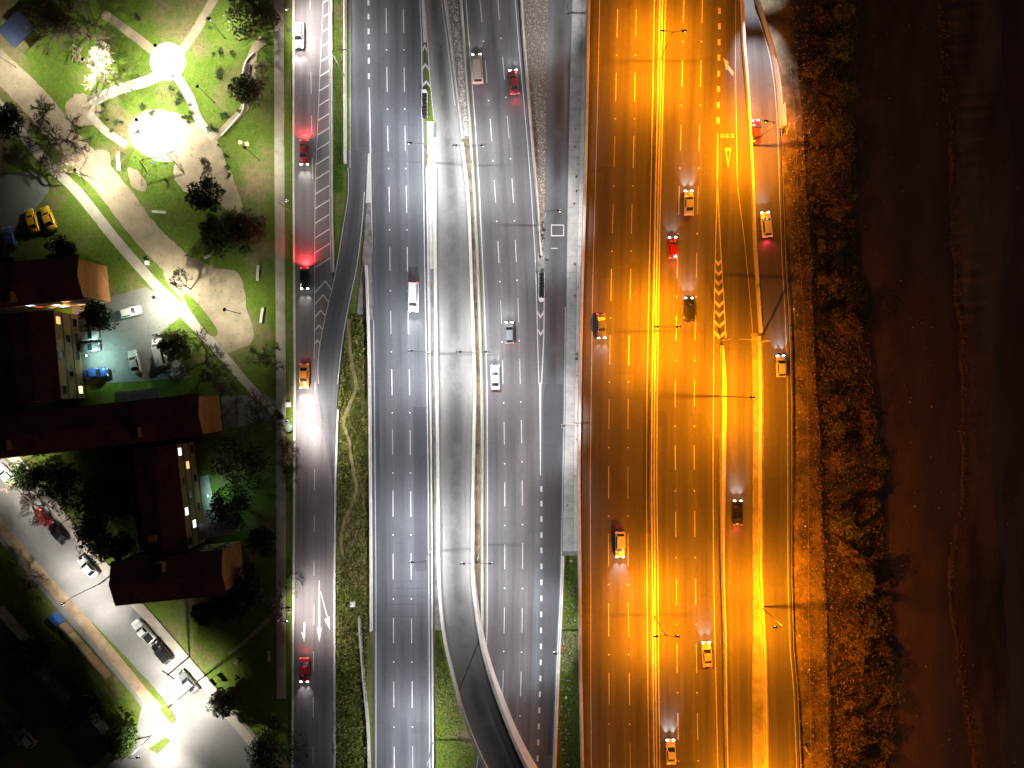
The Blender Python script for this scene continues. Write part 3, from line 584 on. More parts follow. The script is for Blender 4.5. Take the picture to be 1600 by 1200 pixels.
street_lamp(877, 985, .03, 11, [-1.9], E_WHITE * .75, C_WHITE, LENS_W, GALV, 'white lamp on weed strip by lower dotted lane', GW, 106, .35, .45, bat=1.2, wide=84, mid=.45)
street_lamp(886, 20, .08, 11, [-2.9], E_WHITE * .45, C_WHITE, LENS_W, GALV, 'white lamp by east ramp at top edge of frame', GW, 104, .3, .45, bat=1.2, wide=84, mid=.45)
street_lamp(540, 122, -.15, 11, [2.3], E_WHITE * .55, C_WHITE, LENS_W, GALV, 'white lamp on grass verge reaching over highway exit lane', GW, 130, bat=1.3)
for px, py, d in ((1036, -330, 'topmost'), (1031, 95, 'upper'), (1022.5, 518, 'middle'), (1021, 961, 'lower'), (1024, 1404, 'bottom')):
    street_lamp(px, py, zD(py) + .1, 10.9, [-1.85, 1.85], E_SOD, C_SOD, LENS_S, DARKMET, f'dark twin-head sodium lamp on orange median, {d} one of the row', GO, 124, .05, .8, bat=1.4, wide=106, mid=.5)
street_lamp(1178, 224, zD(224), 10.9, [-1.7], E_SOD * 1.4, C_SOD, LENS_S, DARKMET, 'sodium lamp on parapet by yield marking', GO, 134, .12, bat=.9, wide=84, mid=.8)
street_lamp(1129, 619, zD(619), 10.9, [1.8], E_SOD * 1.3, C_SOD, LENS_S, DARKMET, 'sodium lamp on narrow divider below chevrons', GO, 168, -.1, bat=1.2, wide=110, mid=.6)
street_lamp(1189, 948, zD(948), 10.9, [-1.5], E_SOD * 1.3, C_SOD, LENS_S, DARKMET, 'sodium lamp on bright divider at lower right', GO, 168, -.1, bat=1.2, wide=110, mid=.6)
street_lamp(1188, 1270, zD(1240), 10.9, [-1.5], E_SOD * 1.2, C_SOD, LENS_S, DARKMET, 'sodium lamp on divider just below frame', GO, 168, -.1, bat=1.2, wide=110, mid=.6)
street_lamp(1158, -22, zD(-22), 9.5, [2.4], E_WHITE * 3.0, C_WHITE, LENS_W, GALV, 'white lamp on deck parapet over outer ramp just above frame', GW, 60, .12, bat=1.35, wide=46, mid=.2)
for px, py, k, d in ((453, 48, 1.25, 'by top hatching'), (455, 655, 1.5, 'opposite winding trail'), (454, 950, .9, 'by lane arrows'), (453, 330, .12, 'with dim lamp near stopped red-lit car')):
    street_lamp(px, py, -.1, 7.6, [1.7], E_STREET * k, C_STREET, LENS_W, GALV, f'street lamp on left kerb of local road {d}', GS, 120, .6, bat=1.1, wide=84, mid=.75)
def park_lamp(px, py, h, en, label, col=C_PARK, ang=168, lens=LENS_W):
    e = empty('park_lamp', W(px, py, -.1), 0, label, 'park lamp', GP)
    MB().tube((0, 0, 0), (0, 0, .35), .12, .1, 8).build('base', DARKMET, e); MB().tube((0, 0, .35), (0, 0, h), .06, .045, 8).build('pole', DARKMET, e)
    hd = MB().tube((0, 0, h), (0, 0, h + .22), .33, .12, 10).build('lamp_head', DARKMET, e); MB().ball((0, 0, h - .05), (.26, .26, .12), 10, 5).build('lens', lens, hd, True)
    if en: spot(e, (0, 0, h - .22), (0, 0, -1), en, col, ang, .6)
park_lamp(243, 208, 6.8, E_PARK * 1.7, 'park lamp standing in bright sand circle'); park_lamp(271, 98, 6.8, E_PARK * .95, 'park lamp beside round paved junction')
park_lamp(163, 118, 6.8, E_PARK * .75, 'park lamp beneath pale bare tree'); park_lamp(266, 471, 6.2, E_PARK * 1.0, 'park lamp at corner of narrow path by parking lot')
park_lamp(152, 283, 6.8, E_PARK * .75, 'park lamp between wide dirt path and narrow paved path'); park_lamp(25, 105, 7.2, E_PARK * .45, 'park lamp on wide dirt path at upper left')
park_lamp(352, 60, 7.2, E_PARK * .6, 'park lamp on lawn by upper right path'); park_lamp(375, 490, 7.2, E_PARK * .35, 'park lamp at edge of dirt clearing'); park_lamp(405, 250, 7.2, E_PARK * .4, 'park lamp on lawn near footpath'); park_lamp(335, 160, 7.2, E_PARK * .35, 'park lamp on lawn right of bright path')
for px, py, k, rz, d in ((156, 912, 1.5, -2.5, 'beside corner of dark roof'), (312, 1062, 1.9, -2.5, 'at bright street corner'), (40, 722, 1.4, -2.5, 'at upper end of diagonal street'), (236, 1150, 2.6, .2, 'in front of corner garden')):
    street_lamp(px, py, -.1, 8.2, [2.0], E_STREET * k, (1, .95, .86), LENS_W, GALV, f'street lamp on diagonal street {d}', GS, 114, .0, rz=rz, bat=1.25, wide=74, mid=.4)
# ------------------------------------------------------------------ park and street surfaces
strip('footpath', F((428, 0), (429, 300), (431.5, 600), (431, 850), (432, 1090)), F((443, 0), (444.5, 300), (446.5, 600), (446, 850), (446, 1090)), Y0, 1092, -.1, PAVE, depth=.15)
ribbon('park_path', [(-90, 10), (0, 103), (60, 165), (110, 225), (170, 290), (225, 360), (275, 412)], [44, 42, 44, 42, 44, 42, 44], -.14, DIRT, wob=1.0)
ribbon('paved_path', [(-60, 105), (0, 165), (60, 240), (121, 300), (182, 376), (242, 444), (268, 470), (300, 502), (345, 552), (392, 606), (440, 655)], [14, 14, 15, 16, 16, 15, 17, 17, 15, 13, 12], -.1, PAVE)
sheet('dirt_clearing', [(255, 425), (290, 400), (330, 418), (372, 428), (386, 480), (396, 530), (370, 545), (340, 552), (322, 520), (290, 478)], -.13, DIRT, wob=1.2)
sheet('grass_island', [(286, 462), (300, 465), (335, 508), (338, 524), (325, 522), (300, 490)], -.07, GRASS, wob=.4)
ribbon('paved_path', [(160, 20), (205, 52), (250, 88)], [13, 14, 15], -.115, DIRT, wob=.4); ribbon('paved_path', [(350, -30), (322, 20), (298, 60), (275, 90)], [14, 14, 14, 13], -.117, DIRT, wob=.4)
ribbon('paved_path', [(262, 112), (225, 128), (185, 140), (140, 160)], [18, 17, 16, 18], -.113, PAVE); ribbon('paved_path', [(272, 112), (295, 150), (312, 190), (335, 215)], [14, 14, 13, 14], -.119, PAVE)
ribbon('paved_path', [(140, 178), (165, 205), (198, 226)], 12, -.121, PAVE)
sheet('round_plaza', [(262 + 28 * math.cos(a), 96 + 30 * math.sin(a)) for a in np.linspace(0, 6.28, 14)[:-1]], -.095, PAVE)
sheet('round_plaza', [(130 + 28 * math.cos(a), 172 + 26 * math.sin(a)) for a in np.linspace(0, 6.28, 14)[:-1]], -.125, DIRT, wob=1.2)
sheet('dirt_clearing', [(205, 190), (240, 172), (285, 180), (296, 215), (280, 250), (235, 246), (205, 225)], -.16, DIRT, wob=1.8)
sheet('sand_circle', [(248 + 36 * math.cos(a), 208 + 28 * math.sin(a)) for a in np.linspace(0, 6.28, 14)[:-1]], -.11, SAND, wob=1.6)
sheet('dirt_clearing', [(288, 190), (322, 200), (340, 222), (352, 250), (370, 300), (360, 330), (330, 310), (290, 300), (270, 272), (278, 235)], -.145, DIRT, wob=1.2)
ribbon('park_path', [(335, 215), (362, 190), (383, 165), (388, 130), (396, 80), (412, 62)], [10, 11, 14, 22, 14, 18], -.122, DIRT, wob=.5); ribbon('park_path', [(365, 290), (375, 330), (372, 360)], [8, 10, 7], -.14, DIRT, wob=.5)
sheet('dirt_clearing', [(200, 262), (215, 268), (230, 290), (222, 300), (205, 288)], -.15, DIRT, wob=1)
sheet('dirt_clearing', [(150, 235), (172, 240), (170, 262), (150, 262)], -.152, DIRT, wob=1)
sheet('parking_lot', [(228, 448), (262, 470), (280, 497), (250, 520), (300, 590), (180, 598), (126, 600), (112, 480), (150, 470)], -.145, asphalt('asphalt_parking', (.16, .155, .145), 0), closed_smooth=False)
sheet('parking_lot', [(-90, 310), (-90, 440), (10, 405), (30, 350), (75, 300), (50, 270), (-20, 280)], -.15, A_STREET, wob=.6)
strip_pts = [(-80, 700), (0, 775), (60, 845), (130, 928), (190, 995), (255, 1070), (320, 1150), (400, 1250)]
ribbon('street_road', strip_pts, [92, 92, 94, 92, 92, 96, 120, 130], -.09, A_STREET)
sheet('street_corner', [(225, 1095), (262, 1085), (300, 1100), (330, 1200), (330, 1290), (120, 1290), (170, 1195), (205, 1175)], -.097, A_STREET)
ribbon('pavement', [(-30, 660), (45, 742), (95, 805), (150, 872), (205, 935), (255, 990), (310, 1055), (345, 1095)], [16, 15, 14, 15, 16, 14, 15, 18], -.02, PAVE); ribbon('pavement', [(352, 1110), (385, 1150), (430, 1205)], 14, -.02, PAVE)
ribbon('pavement', [(-60, 755), (0, 822), (70, 905), (125, 965), (180, 1030), (225, 1085), (248, 1110)], 17, -.03, M('pavement_tan', (.36, .27, .17), (.28, .2, .12), .4, (.17, .12, .08), .2)); ribbon('grass_strip', [(140, 975), (175, 1015), (215, 1058), (258, 1108), (272, 1128)], [10, 15, 15, 15, 10], -.035, GRASS, wob=.4)
sheet('corner_garden', [(232, 1170), (258, 1152), (266, 1158), (246, 1178)], -.04, GRASS, closed_smooth=False)
ribbon('park_path', [(438, 950), (412, 975), (385, 1000), (358, 1022)], [7, 7, 6, 5], -.16, DIRT, wob=.5)
ribbon('dirt_trail', [(545, 498), (549, 560), (556, 605), (545, 635), (536, 660), (545, 690), (553, 740), (557, 765), (548, 790), (537, 820), (533, 850), (538, 872)], 5.5, -.1, M('trail_dirt', (.27, .22, .1), (.2, .165, .075), .8), wob=.7)
sheet('yard_slab', [(312, 745), (325, 742), (345, 835), (320, 842)], -.14, CONC, closed_smooth=False)
sheet('yard_slab', [(345, 620), (415, 615), (445, 640), (430, 655), (350, 672)], -.15, CONC_D, closed_smooth=False)
# ------------------------------------------------------------------ buildings
def block(A, B, length, h, storeys, nwin, label, lit={}, chim=(), gable=True, endw=0):
    """ground corners A (photo top) and B (photo bottom) of the end facing the highway; the block runs away from it"""
    a, b = W(*A), W(*B); ax = (b - a); wd = ax.length; ax.normalize(); back = Vector((ax.y, -ax.x, 0))
    if back.x > 0: back = -back
    L = length / S; rz = math.atan2(-back.y, -back.x)          # local +x points to the highway end
    mid = (a + b) / 2
    e = empty('apartment_block', Vector((mid.x, mid.y, -.2)), rz, label, 'building')
    hw = wd / 2; t = .25
    # walls of the long sides and ends
    for s in (-1, 1): MB().box((-L / 2, s * (hw - t / 2), h / 2), (L - 2 * t, t, h)).build('wall', WALLM, e)
    pr = .16 * wd
    for x in (-t / 2, -L + t / 2):
        g = MB(); x0, x1 = x - t / 2, x + t / 2; pl = [(-hw, 0), (hw, 0), (hw, h), (0, h + pr - .12), (-hw, h)]
        k = 0
        g.v = [(x0, p, q) for p, q in pl] + [(x1, p, q) for p, q in pl]
        g.f = [(4, 3, 2, 1, 0), (5, 6, 7, 8, 9)] + [(i, (i + 1) % 5, 5 + (i + 1) % 5, 5 + i) for i in range(5)]
        g.build('gable_wall', GABLE if gable else WALLM, e)
    # roof: two pitched sheets with seams, ridge cap, gutters
    rf = None; ov = .35
    for s in (-1, 1):
        m = MB(); m.v = [(ov, s * (hw + ov), h - .05), (-L - ov, s * (hw + ov), h - .05), (-L - ov, 0, h + pr), (ov, 0, h + pr)]; m.v += [(p[0], p[1], p[2] + .12) for p in m.v]
        m.f = [(3, 2, 1, 0), (4, 5, 6, 7), (0, 1, 5, 4), (1, 2, 6, 5), (2, 3, 7, 6), (3, 0, 4, 7)]
        o = m.build('roof_slope', ROOF, e); rf = rf or o
        q = -.4
        while q > -L:
            MB().quad((q, s * (hw + ov), h + .078), (q - .12, s * (hw + ov), h + .078), (q - .12, s * .1, h + pr + .1), (q, s * .1, h + pr + .1)).build('roof_rib', ROOF, o); q -= 1.15
        MB().box((-L / 2, s * (hw + ov + .07), h - .02), (L + 2 * ov, .14, .12)).build('gutter', DARKMET, o)
    MB().box((-L / 2, 0, h + pr + .15), (L + 2 * ov + .04, .34, .1)).build('ridge_cap', ROOF, rf)
    for cx, cy in chim:
        c = MB().box((-cx, cy, h + 1.0), (1.2, 1.7, 2.2)).build('chimney', GABLE, e); MB().box((-cx, cy, h + 2.15), (1.4, 1.9, .12)).build('chimney_cap', DARKMET, c)
    fh = h / storeys
    WM = MB().box((0, 0, 0), (1.25, .1, 1.25)).mesh('window'); FMv = MB()
    FMv.box((0, .02, .68), (1.45, .12, .1)); FMv.box((0, .02, -.68), (1.45, .16, .1)); FMv.box((.68, .02, 0), (.1, .12, 1.26)); FMv.box((-.68, .02, 0), (.1, .12, 1.26)); FMv.box((0, .03, 0), (.05, .1, 1.25))
    FMm = FMv.mesh('window_frame'); FMm.materials.append(WHITEM)
    for s in (-1, 1):
        for k in range(1, storeys): MB().box((-L / 2, s * (hw + .06), k * fh), (L - .1, .12, .22)).build('floor_band', CONC_D, e)
        for k in range(storeys):
            for i in range(nwin):
                x = -L * (i + .5) / nwin; z = k * fh + fh * .55
                o = link('window', WM, e); o.location = (x, s * (hw + .02), z); o.rotation_euler = (0, 0, 0 if s > 0 else math.pi)
                if not WM.materials: WM.materials.append(GLASSD)
                m = lit.get((s, k, i))
                if m: o.material_slots[0].link = 'OBJECT'; o.material_slots[0].material = m
                f = link('window_frame', FMm, o)
    for k in range(endw):
        o = link('window', WM, e); o.location = (.02, 0, fh * (k + .55)); o.rotation_euler = (0, 0, -math.pi / 2); f = link('window_frame', FMm, o)
    return e
block((166, 416), (172, 472), 240, 9, 4, 9, 'upper apartment block with brown end wall north of parking lot', {(-1, 1, 2): LIT_W, (-1, 0, 2): LIT_W, (-1, 2, 3): LIT_W, (-1, 1, 3): LIT_R, (-1, 0, 1): LIT_O, (-1, 2, 1): LIT_O}, chim=((11.5, -2.4),))
block((341, 618), (347, 673), 395, 9, 4, 12, 'long middle apartment block with brown end wall near footpath', {(1, 1, 8): LIT_O}, chim=((10.5, -1.8), (33, -1.5)))
block((375, 846), (381, 903), 158, 9, 4, 5, 'lower apartment block with dark roof beside diagonal street', {}, chim=((10.0, 2.2),))
def wing(T, B, wpx, h, label, lit, chim=()):
    # a wing whose long windowed side faces the highway: same block turned by 90 degrees
    a, b = W(*T), W(*B); d = b - a; L = d.length; d.normalize(); n = Vector((d.y, -d.x, 0))
    if n.x > 0: n = -n
    q = b + n * (wpx / S); f = lambda v: (v.x * S + 800, 600 - v.y * S)
    e = empty('apartment_wing', Vector((b.x + n.x * wpx / S / 2, b.y + n.y * wpx / S / 2, -.2)), math.atan2(d.y, d.x), label, 'building')
    hw = wpx / S / 2; t = .25; pr = .9
    for s in (-1, 1): MB().box((-L / 2, s * (hw - t / 2), h / 2), (L - 2 * t, t, h)).build('wall', WALLM, e)
    for x in (-t / 2, -L + t / 2):
        g = MB(); x0, x1 = x - t / 2, x + t / 2; pl = [(-hw, 0), (hw, 0), (hw, h), (0, h + pr - .12), (-hw, h)]
        g.v = [(x0, p, q_) for p, q_ in pl] + [(x1, p, q_) for p, q_ in pl]; g.f = [(4, 3, 2, 1, 0), (5, 6, 7, 8, 9)] + [(i, (i + 1) % 5, 5 + (i + 1) % 5, 5 + i) for i in range(5)]
        g.build('gable_wall', WALLM, e)
    for s in (-1, 1):
        m = MB(); ov = .12; m.v = [(ov, s * (hw + ov), h - .05), (-L - ov, s * (hw + ov), h - .05), (-L - ov, 0, h + pr), (ov, 0, h + pr)]; m.v += [(p[0], p[1], p[2] + .12) for p in m.v]
        m.f = [(3, 2, 1, 0), (4, 5, 6, 7), (0, 1, 5, 4), (1, 2, 6, 5), (2, 3, 7, 6), (3, 0, 4, 7)]; rf = m.build('roof_slope', ROOF, e)
        q_ = -.4
        while q_ > -L: MB().quad((q_, s * (hw + ov), h + .078), (q_ - .12, s * (hw + ov), h + .078), (q_ - .12, s * .1, h + pr + .1), (q_, s * .1, h + pr + .1)).build('roof_rib', ROOF, rf); q_ -= 1.15
    MB().box((-L / 2, 0, h + pr + .12), (L + .3, .34, .1)).build('ridge_cap', ROOF, rf)
    n_w = max(4, int(L / 2.6)); fh = h / 3
    WM = MB().box((0, 0, 0), (1.35, .1, 1.2)).mesh('window'); WM.materials.append(GLASSD); FB = MB(); FB.box((0, .02, .65), (1.5, .12, .1)); FB.box((0, .02, -.65), (1.5, .16, .1)); FB.box((.72, .02, 0), (.1, .12, 1.2)); FB.box((-.72, .02, 0), (.1, .12, 1.2))
    FBm = FB.mesh('window_frame'); FBm.materials.append(WALLM)
    for s in (-1, 1):
        for k in (1, 2): MB().box((-L / 2, s * (hw + .05), k * fh), (L - .1, .1, .16)).build('floor_band', CONC_D, e)
        for k in range(3):
            for i in range(n_w):
                if (i + k) % 2: continue
                o = link('window', WM, e); o.location = (-L * (i + .5) / n_w, s * (hw + .02), k * fh + fh * .52); o.rotation_euler = (0, 0, 0 if s > 0 else math.pi)
                m = lit.get((s, k, i))
                if m: o.material_slots[0].link = 'OBJECT'; o.material_slots[0].material = m
                link('window_frame', FBm, o)
    for cx, cy in chim: c = MB().box((-cx, cy, h + .9), (1.0, 1.2, 1.6)).build('chimney', GABLE, e)
    return e
wing((120.5, 492), (132, 622), 62, 7.2, 'ochre windowed wing facing turquoise-lit parking lot', {(1, 0, 0): LIT_Y, (1, 2, 4): LIT_O})
wing((302, 690), (320, 846), 62, 7.2, 'ochre windowed wing with lit windows above dark courtyard', {(1, 2, 6): LIT_W, (1, 1, 5): LIT_O, (1, 1, 1): LIT_W, (1, 2, 2): LIT_W}, chim=((3, -1.5),))
def house(px, py, w_, d_, h, rz, mat, label, nm='house', cat='house'):
    e = empty(nm, W(px, py, -.2), rz, label, cat); hw, hd = w_ / 2, d_ / 2; pr = h * .35
    m = MB(); m.box((0, 0, h / 2), (w_, d_, h)); m.build('wall', CONC_D, e)
    for s in (-1, 1):
        r = MB(); r.v = [(-hw - .3, s * (hd + .3), h - .1), (hw + .3, s * (hd + .3), h - .1), (hw + .3, 0, h + pr), (-hw - .3, 0, h + pr)]; r.v += [(p[0], p[1], p[2] + .1) for p in r.v]
        r.f = [(3, 2, 1, 0), (4, 5, 6, 7), (0, 1, 5, 4), (1, 2, 6, 5), (2, 3, 7, 6), (3, 0, 4, 7)]; r.build('roof_slope', mat, e)
    MB().box((hw + .03, 0, 1.0), (.08, .9, 2)).build('door', WOOD, e)
    for y in (-hd * .55, hd * .55): MB().box((hw + .03, y, 1.5), (.06, 1.1, 1)).build('window', GLASSD, e)
    return e
SH = M('roof_dark_sheet', (.05, .045, .05), (.03, .028, .03), 1)
house(70, 1085, 8, 7, 3, -.85, SH, 'low dark house behind garden wall below tan pavement'); house(150, 1150, 7, 6, 3, -.85, SH, 'low dark house near corner garden'); house(5, 990, 8, 7, 3, -.85, SH, 'low dark house at left edge below diagonal street')
house(-5, 1150, 8, 8, 3, -.85, SH, 'low dark house in bottom left corner')
can = empty('canopy', W(42, 58, -.2), .75, 'dark blue flat canopy among trees in upper left', 'canopy')
BLUE = M('blue_tarp', (.03, .038, .075), (.02, .026, .055), .8, rough=.5)
MB().box((0, 0, 2.9), (5.2, 4.6, .12)).build('roof_sheet', BLUE, can)
for x in (-2.4, 2.4):
    for y in (-2.1, 2.1): MB().tube((x, y, 0), (x, y, 2.85), .06, .06).build('post', GALV, can)
lc = empty('lean_to', W(346, 822, -.2), .12, 'pale flat lean-to roof beside lower courtyard', 'shed')
MB().box((0, 0, 2.6), (7.2, 2.6, .12)).build('roof_sheet', CONC_D, lc)
for x in (-3.4, 3.4):
    for y in (-1.1, 1.1): MB().tube((x, y, 0), (x, y, 2.55), .07, .07).build('post', GALV, lc)
ls = empty('lean_to', W(225, 617, -.2), .1, 'grey flat shed roof along top of middle block', 'shed')
MB().box((0, 0, 2.6), (8, 1.8, .12)).build('roof_sheet', CONC_D, ls)
for x in (-3.8, 3.8): MB().tube((x, -.7, 0), (x, -.7, 2.55), .07, .07).build('post', GALV, ls)
def wall_lamp(px, py, z, en, label, col=(.55, 1, .92), aim=(.5, 0, -1)):
    e = empty('wall_lamp', W(px, py, z), 0, label, 'wall lamp')
    MB().box((0, 0, 0), (.25, .3, .18)).build('housing', DARKMET, e); MB().ball((.16, 0, -.03), (.12, .15, .1)).build('lens', LENS_C, e)
    MB().tube((0, 0, .1), (-.9, 0, .1), .03, .03).build('bracket', DARKMET, e)
    spot(e, (.34, 0, -.05), aim, en, col, 160, .7)
wall_lamp(133, 556, 3.6, 3600, 'turquoise-white wall lamp on parking lot facade'); wall_lamp(323, 775, 3.4, 1000, 'turquoise wall lamp in lower courtyard')
wall_lamp(88, 489, 3.2, 900, 'wall lamp lighting entrance of upper block', (1, .6, .3), (0, .6, -1))
# garden wall of separate panels along the tan pavement
pts = [(86, 958), (100, 972), (114, 987), (128, 1003), (143, 1020), (158, 1037), (174, 1054)]
gm = [M('panel_blue', (.05, .14, .45)), M('panel_brick', (.36, .22, .15)), M('panel_cream', (.45, .38, .25)), M('panel_tan', (.4, .3, .18)), M('panel_brick2', (.38, .21, .12)), WOOD]
gw = empty('garden_wall', W(86, 958, -.1), 0, 'low garden wall of blue, brick and wood panels by tan pavement', 'wall'); o0 = W(86, 958, -.1)
for i in range(6):
    a, b = W(*pts[i]) - o0, W(*pts[i + 1]) - o0; d = b - a
    MB().box(((a.x + b.x) / 2, (a.y + b.y) / 2, .9), (d.length - .08, .35 if i else .9, 1.8), math.atan2(d.y, d.x)).build('panel', gm[i], gw)
# ------------------------------------------------------------------ vegetation
def leaves(name, P, size, mat, parent, jit=.5, flat=.0, seed=0):
    g = np.random.default_rng(seed + 5); n = len(P); s = size * (1 + jit * g.uniform(-1, 1, n))
    u = g.normal(size=(n, 3)); u[:, 2] *= (1 - flat); u /= np.linalg.norm(u, axis=1)[:, None]
    w_ = g.normal(size=(n, 3)); w_[:, 2] *= (1 - flat); v = np.cross(u, w_); v /= np.linalg.norm(v, axis=1)[:, None] + 1e-9
    a = u * s[:, None]; b = v * (s * .55)[:, None]
    V = np.stack([P - a, P - b * .9 + a * .1, P + a, P + b * .9 + a * .1], 1).reshape(-1, 3)
    me = bpy.data.meshes.new(name); me.vertices.add(4 * n); me.vertices.foreach_set('co', V.astype(np.float32).ravel())
    me.loops.add(4 * n); me.loops.foreach_set('vertex_index', np.arange(4 * n, dtype=np.int32)); me.polygons.add(n)
    me.polygons.foreach_set('loop_start', np.arange(0, 4 * n, 4, dtype=np.int32)); me.update(calc_edges=True)
    return link(name, me, parent, mat)
def blobs(n, nb, rad, hz, g, z0, cone=False):
    c = g.normal(size=(nb, 3)); c /= np.linalg.norm(c, axis=1)[:, None]; c *= (g.uniform(.25, .8, nb) ** .7)[:, None]; c *= (rad, rad, hz)
    if cone: c[:, 2] = g.uniform(-hz, hz * .9, nb); k = (1 - (c[:, 2] + hz) / (2 * hz)) ; a = g.uniform(0, 6.28, nb); c[:, 0] = np.cos(a) * rad * k * .8; c[:, 1] = np.sin(a) * rad * k * .8
    br = g.uniform(.22, .45, nb) * rad; i = g.integers(0, nb, n); d = g.normal(size=(n, 3)); d /= np.linalg.norm(d, axis=1)[:, None]
    r = br[i] * g.uniform(.55, 1.05, n); P = c[i] + d * r[:, None]; P[:, 2] += z0 + hz; return P
def limbs(mb, g, h, rad, k, r0):
    for i in range(k):
        t = g.uniform(.45, .95); a = g.uniform(0, 6.28); p = Vector((0, 0, h * t)); q = p + Vector((math.cos(a) * rad * .35, math.sin(a) * rad * .35, rad * .3)); e = q + Vector((math.cos(a + .3) * rad * .35, math.sin(a + .3) * rad * .35, rad * .25))
        mb.path([p, q, e], [r0 * .45, r0 * .28, r0 * .1], 5)
_seed = [0]
def leafy(px, py, rpx, h, mat, label, cat='tree', n=2600, size=.24, cone=False, nm='leafy_tree', z=-.2, group=None, trunk=True):
    _seed[0] += 1; g = np.random.default_rng(_seed[0]); e = empty(nm, W(px, py, z), g.uniform(0, 6), label, cat, group); rad = rpx / S
    th = h * .38
    mb = MB().path([(0, 0, 0), (.05, .03, th * .5), (0, .1, th), (.06, .05, h * .7)], [.045 * h * .5, .036 * h * .5, .03 * h * .5, .01 * h * .5], 7); limbs(mb, g, h * .7, rad, 7, .022 * h); mb.build('trunk', BARK, e, True)
    leaves('crown', blobs(n, 26, rad, h * (.5 if cone else .36), g, 0.3 if cone else h * .3, cone), size, mat, e, seed=_seed[0])
    return e
def bare(px, py, rpx, h, mat, label, depth=5, group=None, z=-.2, dens=3, r0=None):
    _seed[0] += 1; g = random.Random(_seed[0] * 3 + 1); e = empty('bare_tree', W(px, py, z), 0, label, 'tree', group); rad = rpx / S; tr, cr = MB(), MB()
    def grow(p, d, l, r, k):
        m = p + d * l * .5 + Vector((g.uniform(-1, 1), g.uniform(-1, 1), g.uniform(-.3, .6))) * l * .09; q = m + (d + Vector((g.uniform(-1, 1), g.uniform(-1, 1), .1)) * .18).normalized() * l * .5
        tgt = tr if k >= depth - 1 else cr
        r = max(r, .03); tgt.path([p, m, q], [r, max(.028, r * .85), max(.024, r * .68)], 5 if k > 2 else 3)
        if k == 0: return
        for i in range(dens + (1 if g.random() < .5 else 0)):
            a = g.uniform(0, 6.28); sp_ = g.uniform(.45, 1.0); x = d.orthogonal().normalized(); x.rotate(Matrix.Rotation(a, 3, d)); nd = (d + x * sp_).normalized(); nd.z = max(nd.z, -.15)
            st = q if i < 2 else m.lerp(q, g.random()); grow(st, nd.normalized(), l * g.uniform(.6, .82), r * .6, k - 1)
    l0 = h * .3
    grow(Vector((0, 0, 0)), Vector((g.uniform(-.1, .1), g.uniform(-.1, .1), 1)).normalized(), l0, r0 or .018 * h + .03, depth)
    qq = float(np.percentile([math.hypot(v[0], v[1]) for v in cr.v], 93))
    for m in (tr, cr):
        s = rad / max(1e-3, qq); m.v = [(v[0] * s, v[1] * s, v[2]) if v[2] > l0 * .9 else v for v in m.v]
    tr.build('trunk', mat, e, True); cr.build('crown', mat, e)
    return e
for a in [(335, 315, 30, 6.5, LEAF_D, 'dark leafy tree at lower edge of park playground'), (171, 497, 27, 6, LEAF_D, 'dark round tree in front of parking lot facade'), (360, 1086, 24, 4.5, LEAF_GR, 'greyish round tree at bright street corner'),
          (403, 905, 34, 7, LEAF_D, 'dark tree between lower block and footpath'), (286, 545, 30, 6, LEAF_O, 'olive tree at lower right of parking lot'), (60, 742, 26, 5, LEAF_G, 'green tree beside white car on diagonal street'),
          (150, 792, 48, 7.5, LEAF_D, 'wide dark tree in unlit yard left of lower wing'), (392, 720, 46, 8, LEAF_D, 'large dark tree right of lower courtyard'), (375, 790, 40, 7.5, LEAF_D, 'dark tree above brown end wall of lower block'),
          (395, 150, 26, 5, LEAF_O, 'olive tree beside curved seating wall in park'), (405, 40, 40, 7, LEAF_O, 'broad olive tree at top of park by footpath'), (345, 372, 34, 3.2, LEAF_G, 'green bushy tree below playground'),
          (100, 25, 46, 7, LEAF_B, 'brownish tree at top of park'), (395, 365, 34, 6.5, LEAF_B, 'brown-leaved tree between clearing and footpath'), (165, 840, 34, 5, LEAF_O, 'olive tree in yard beside diagonal street'), (210, 700, 30, 6, LEAF_D, 'dark tree below middle block'),
          (20, 430, 30, 6, LEAF_D, 'dark tree left of upper block'), (200, 1145, 26, 4, LEAF_G, 'green tree in corner garden yard'), (70, 1010, 30, 5, LEAF_D, 'dark tree behind blue wall panel'), (140, 1095, 34, 5, LEAF_D, 'dark tree behind wooden wall panel'), (30, 200, 30, 6, LEAF_D, 'dark tree left of narrow path'),
          (110, 745, 36, 6, LEAF_D, 'dark tree added to darken yard below left end of middle block'), (205, 775, 34, 7, LEAF_D, 'dark tree added to darken yard against back of lower wing'), (200, 850, 24, 5, LEAF_D, 'dark tree added to darken yard beside left end of lower block roof'), (425, 840, 26, 5.5, LEAF_D, 'dark tree beside lower footpath'), (370, 940, 28, 5.5, LEAF_D, 'dark tree just below lower block'), (330, 950, 20, 4, LEAF_B, 'small brown tree under lower block eaves'), (110, 400, 26, 5, LEAF_D, 'dark tree above upper block roof')]:  # first three trees listed here are added to cover and darken the lit yard
    leafy(*a)
leafy(434, 1165, 46, 8, LEAF_D, 'dark spiky conifer at bottom beside local road', n=5200, size=.2, cone=True, nm='conifer_tree')
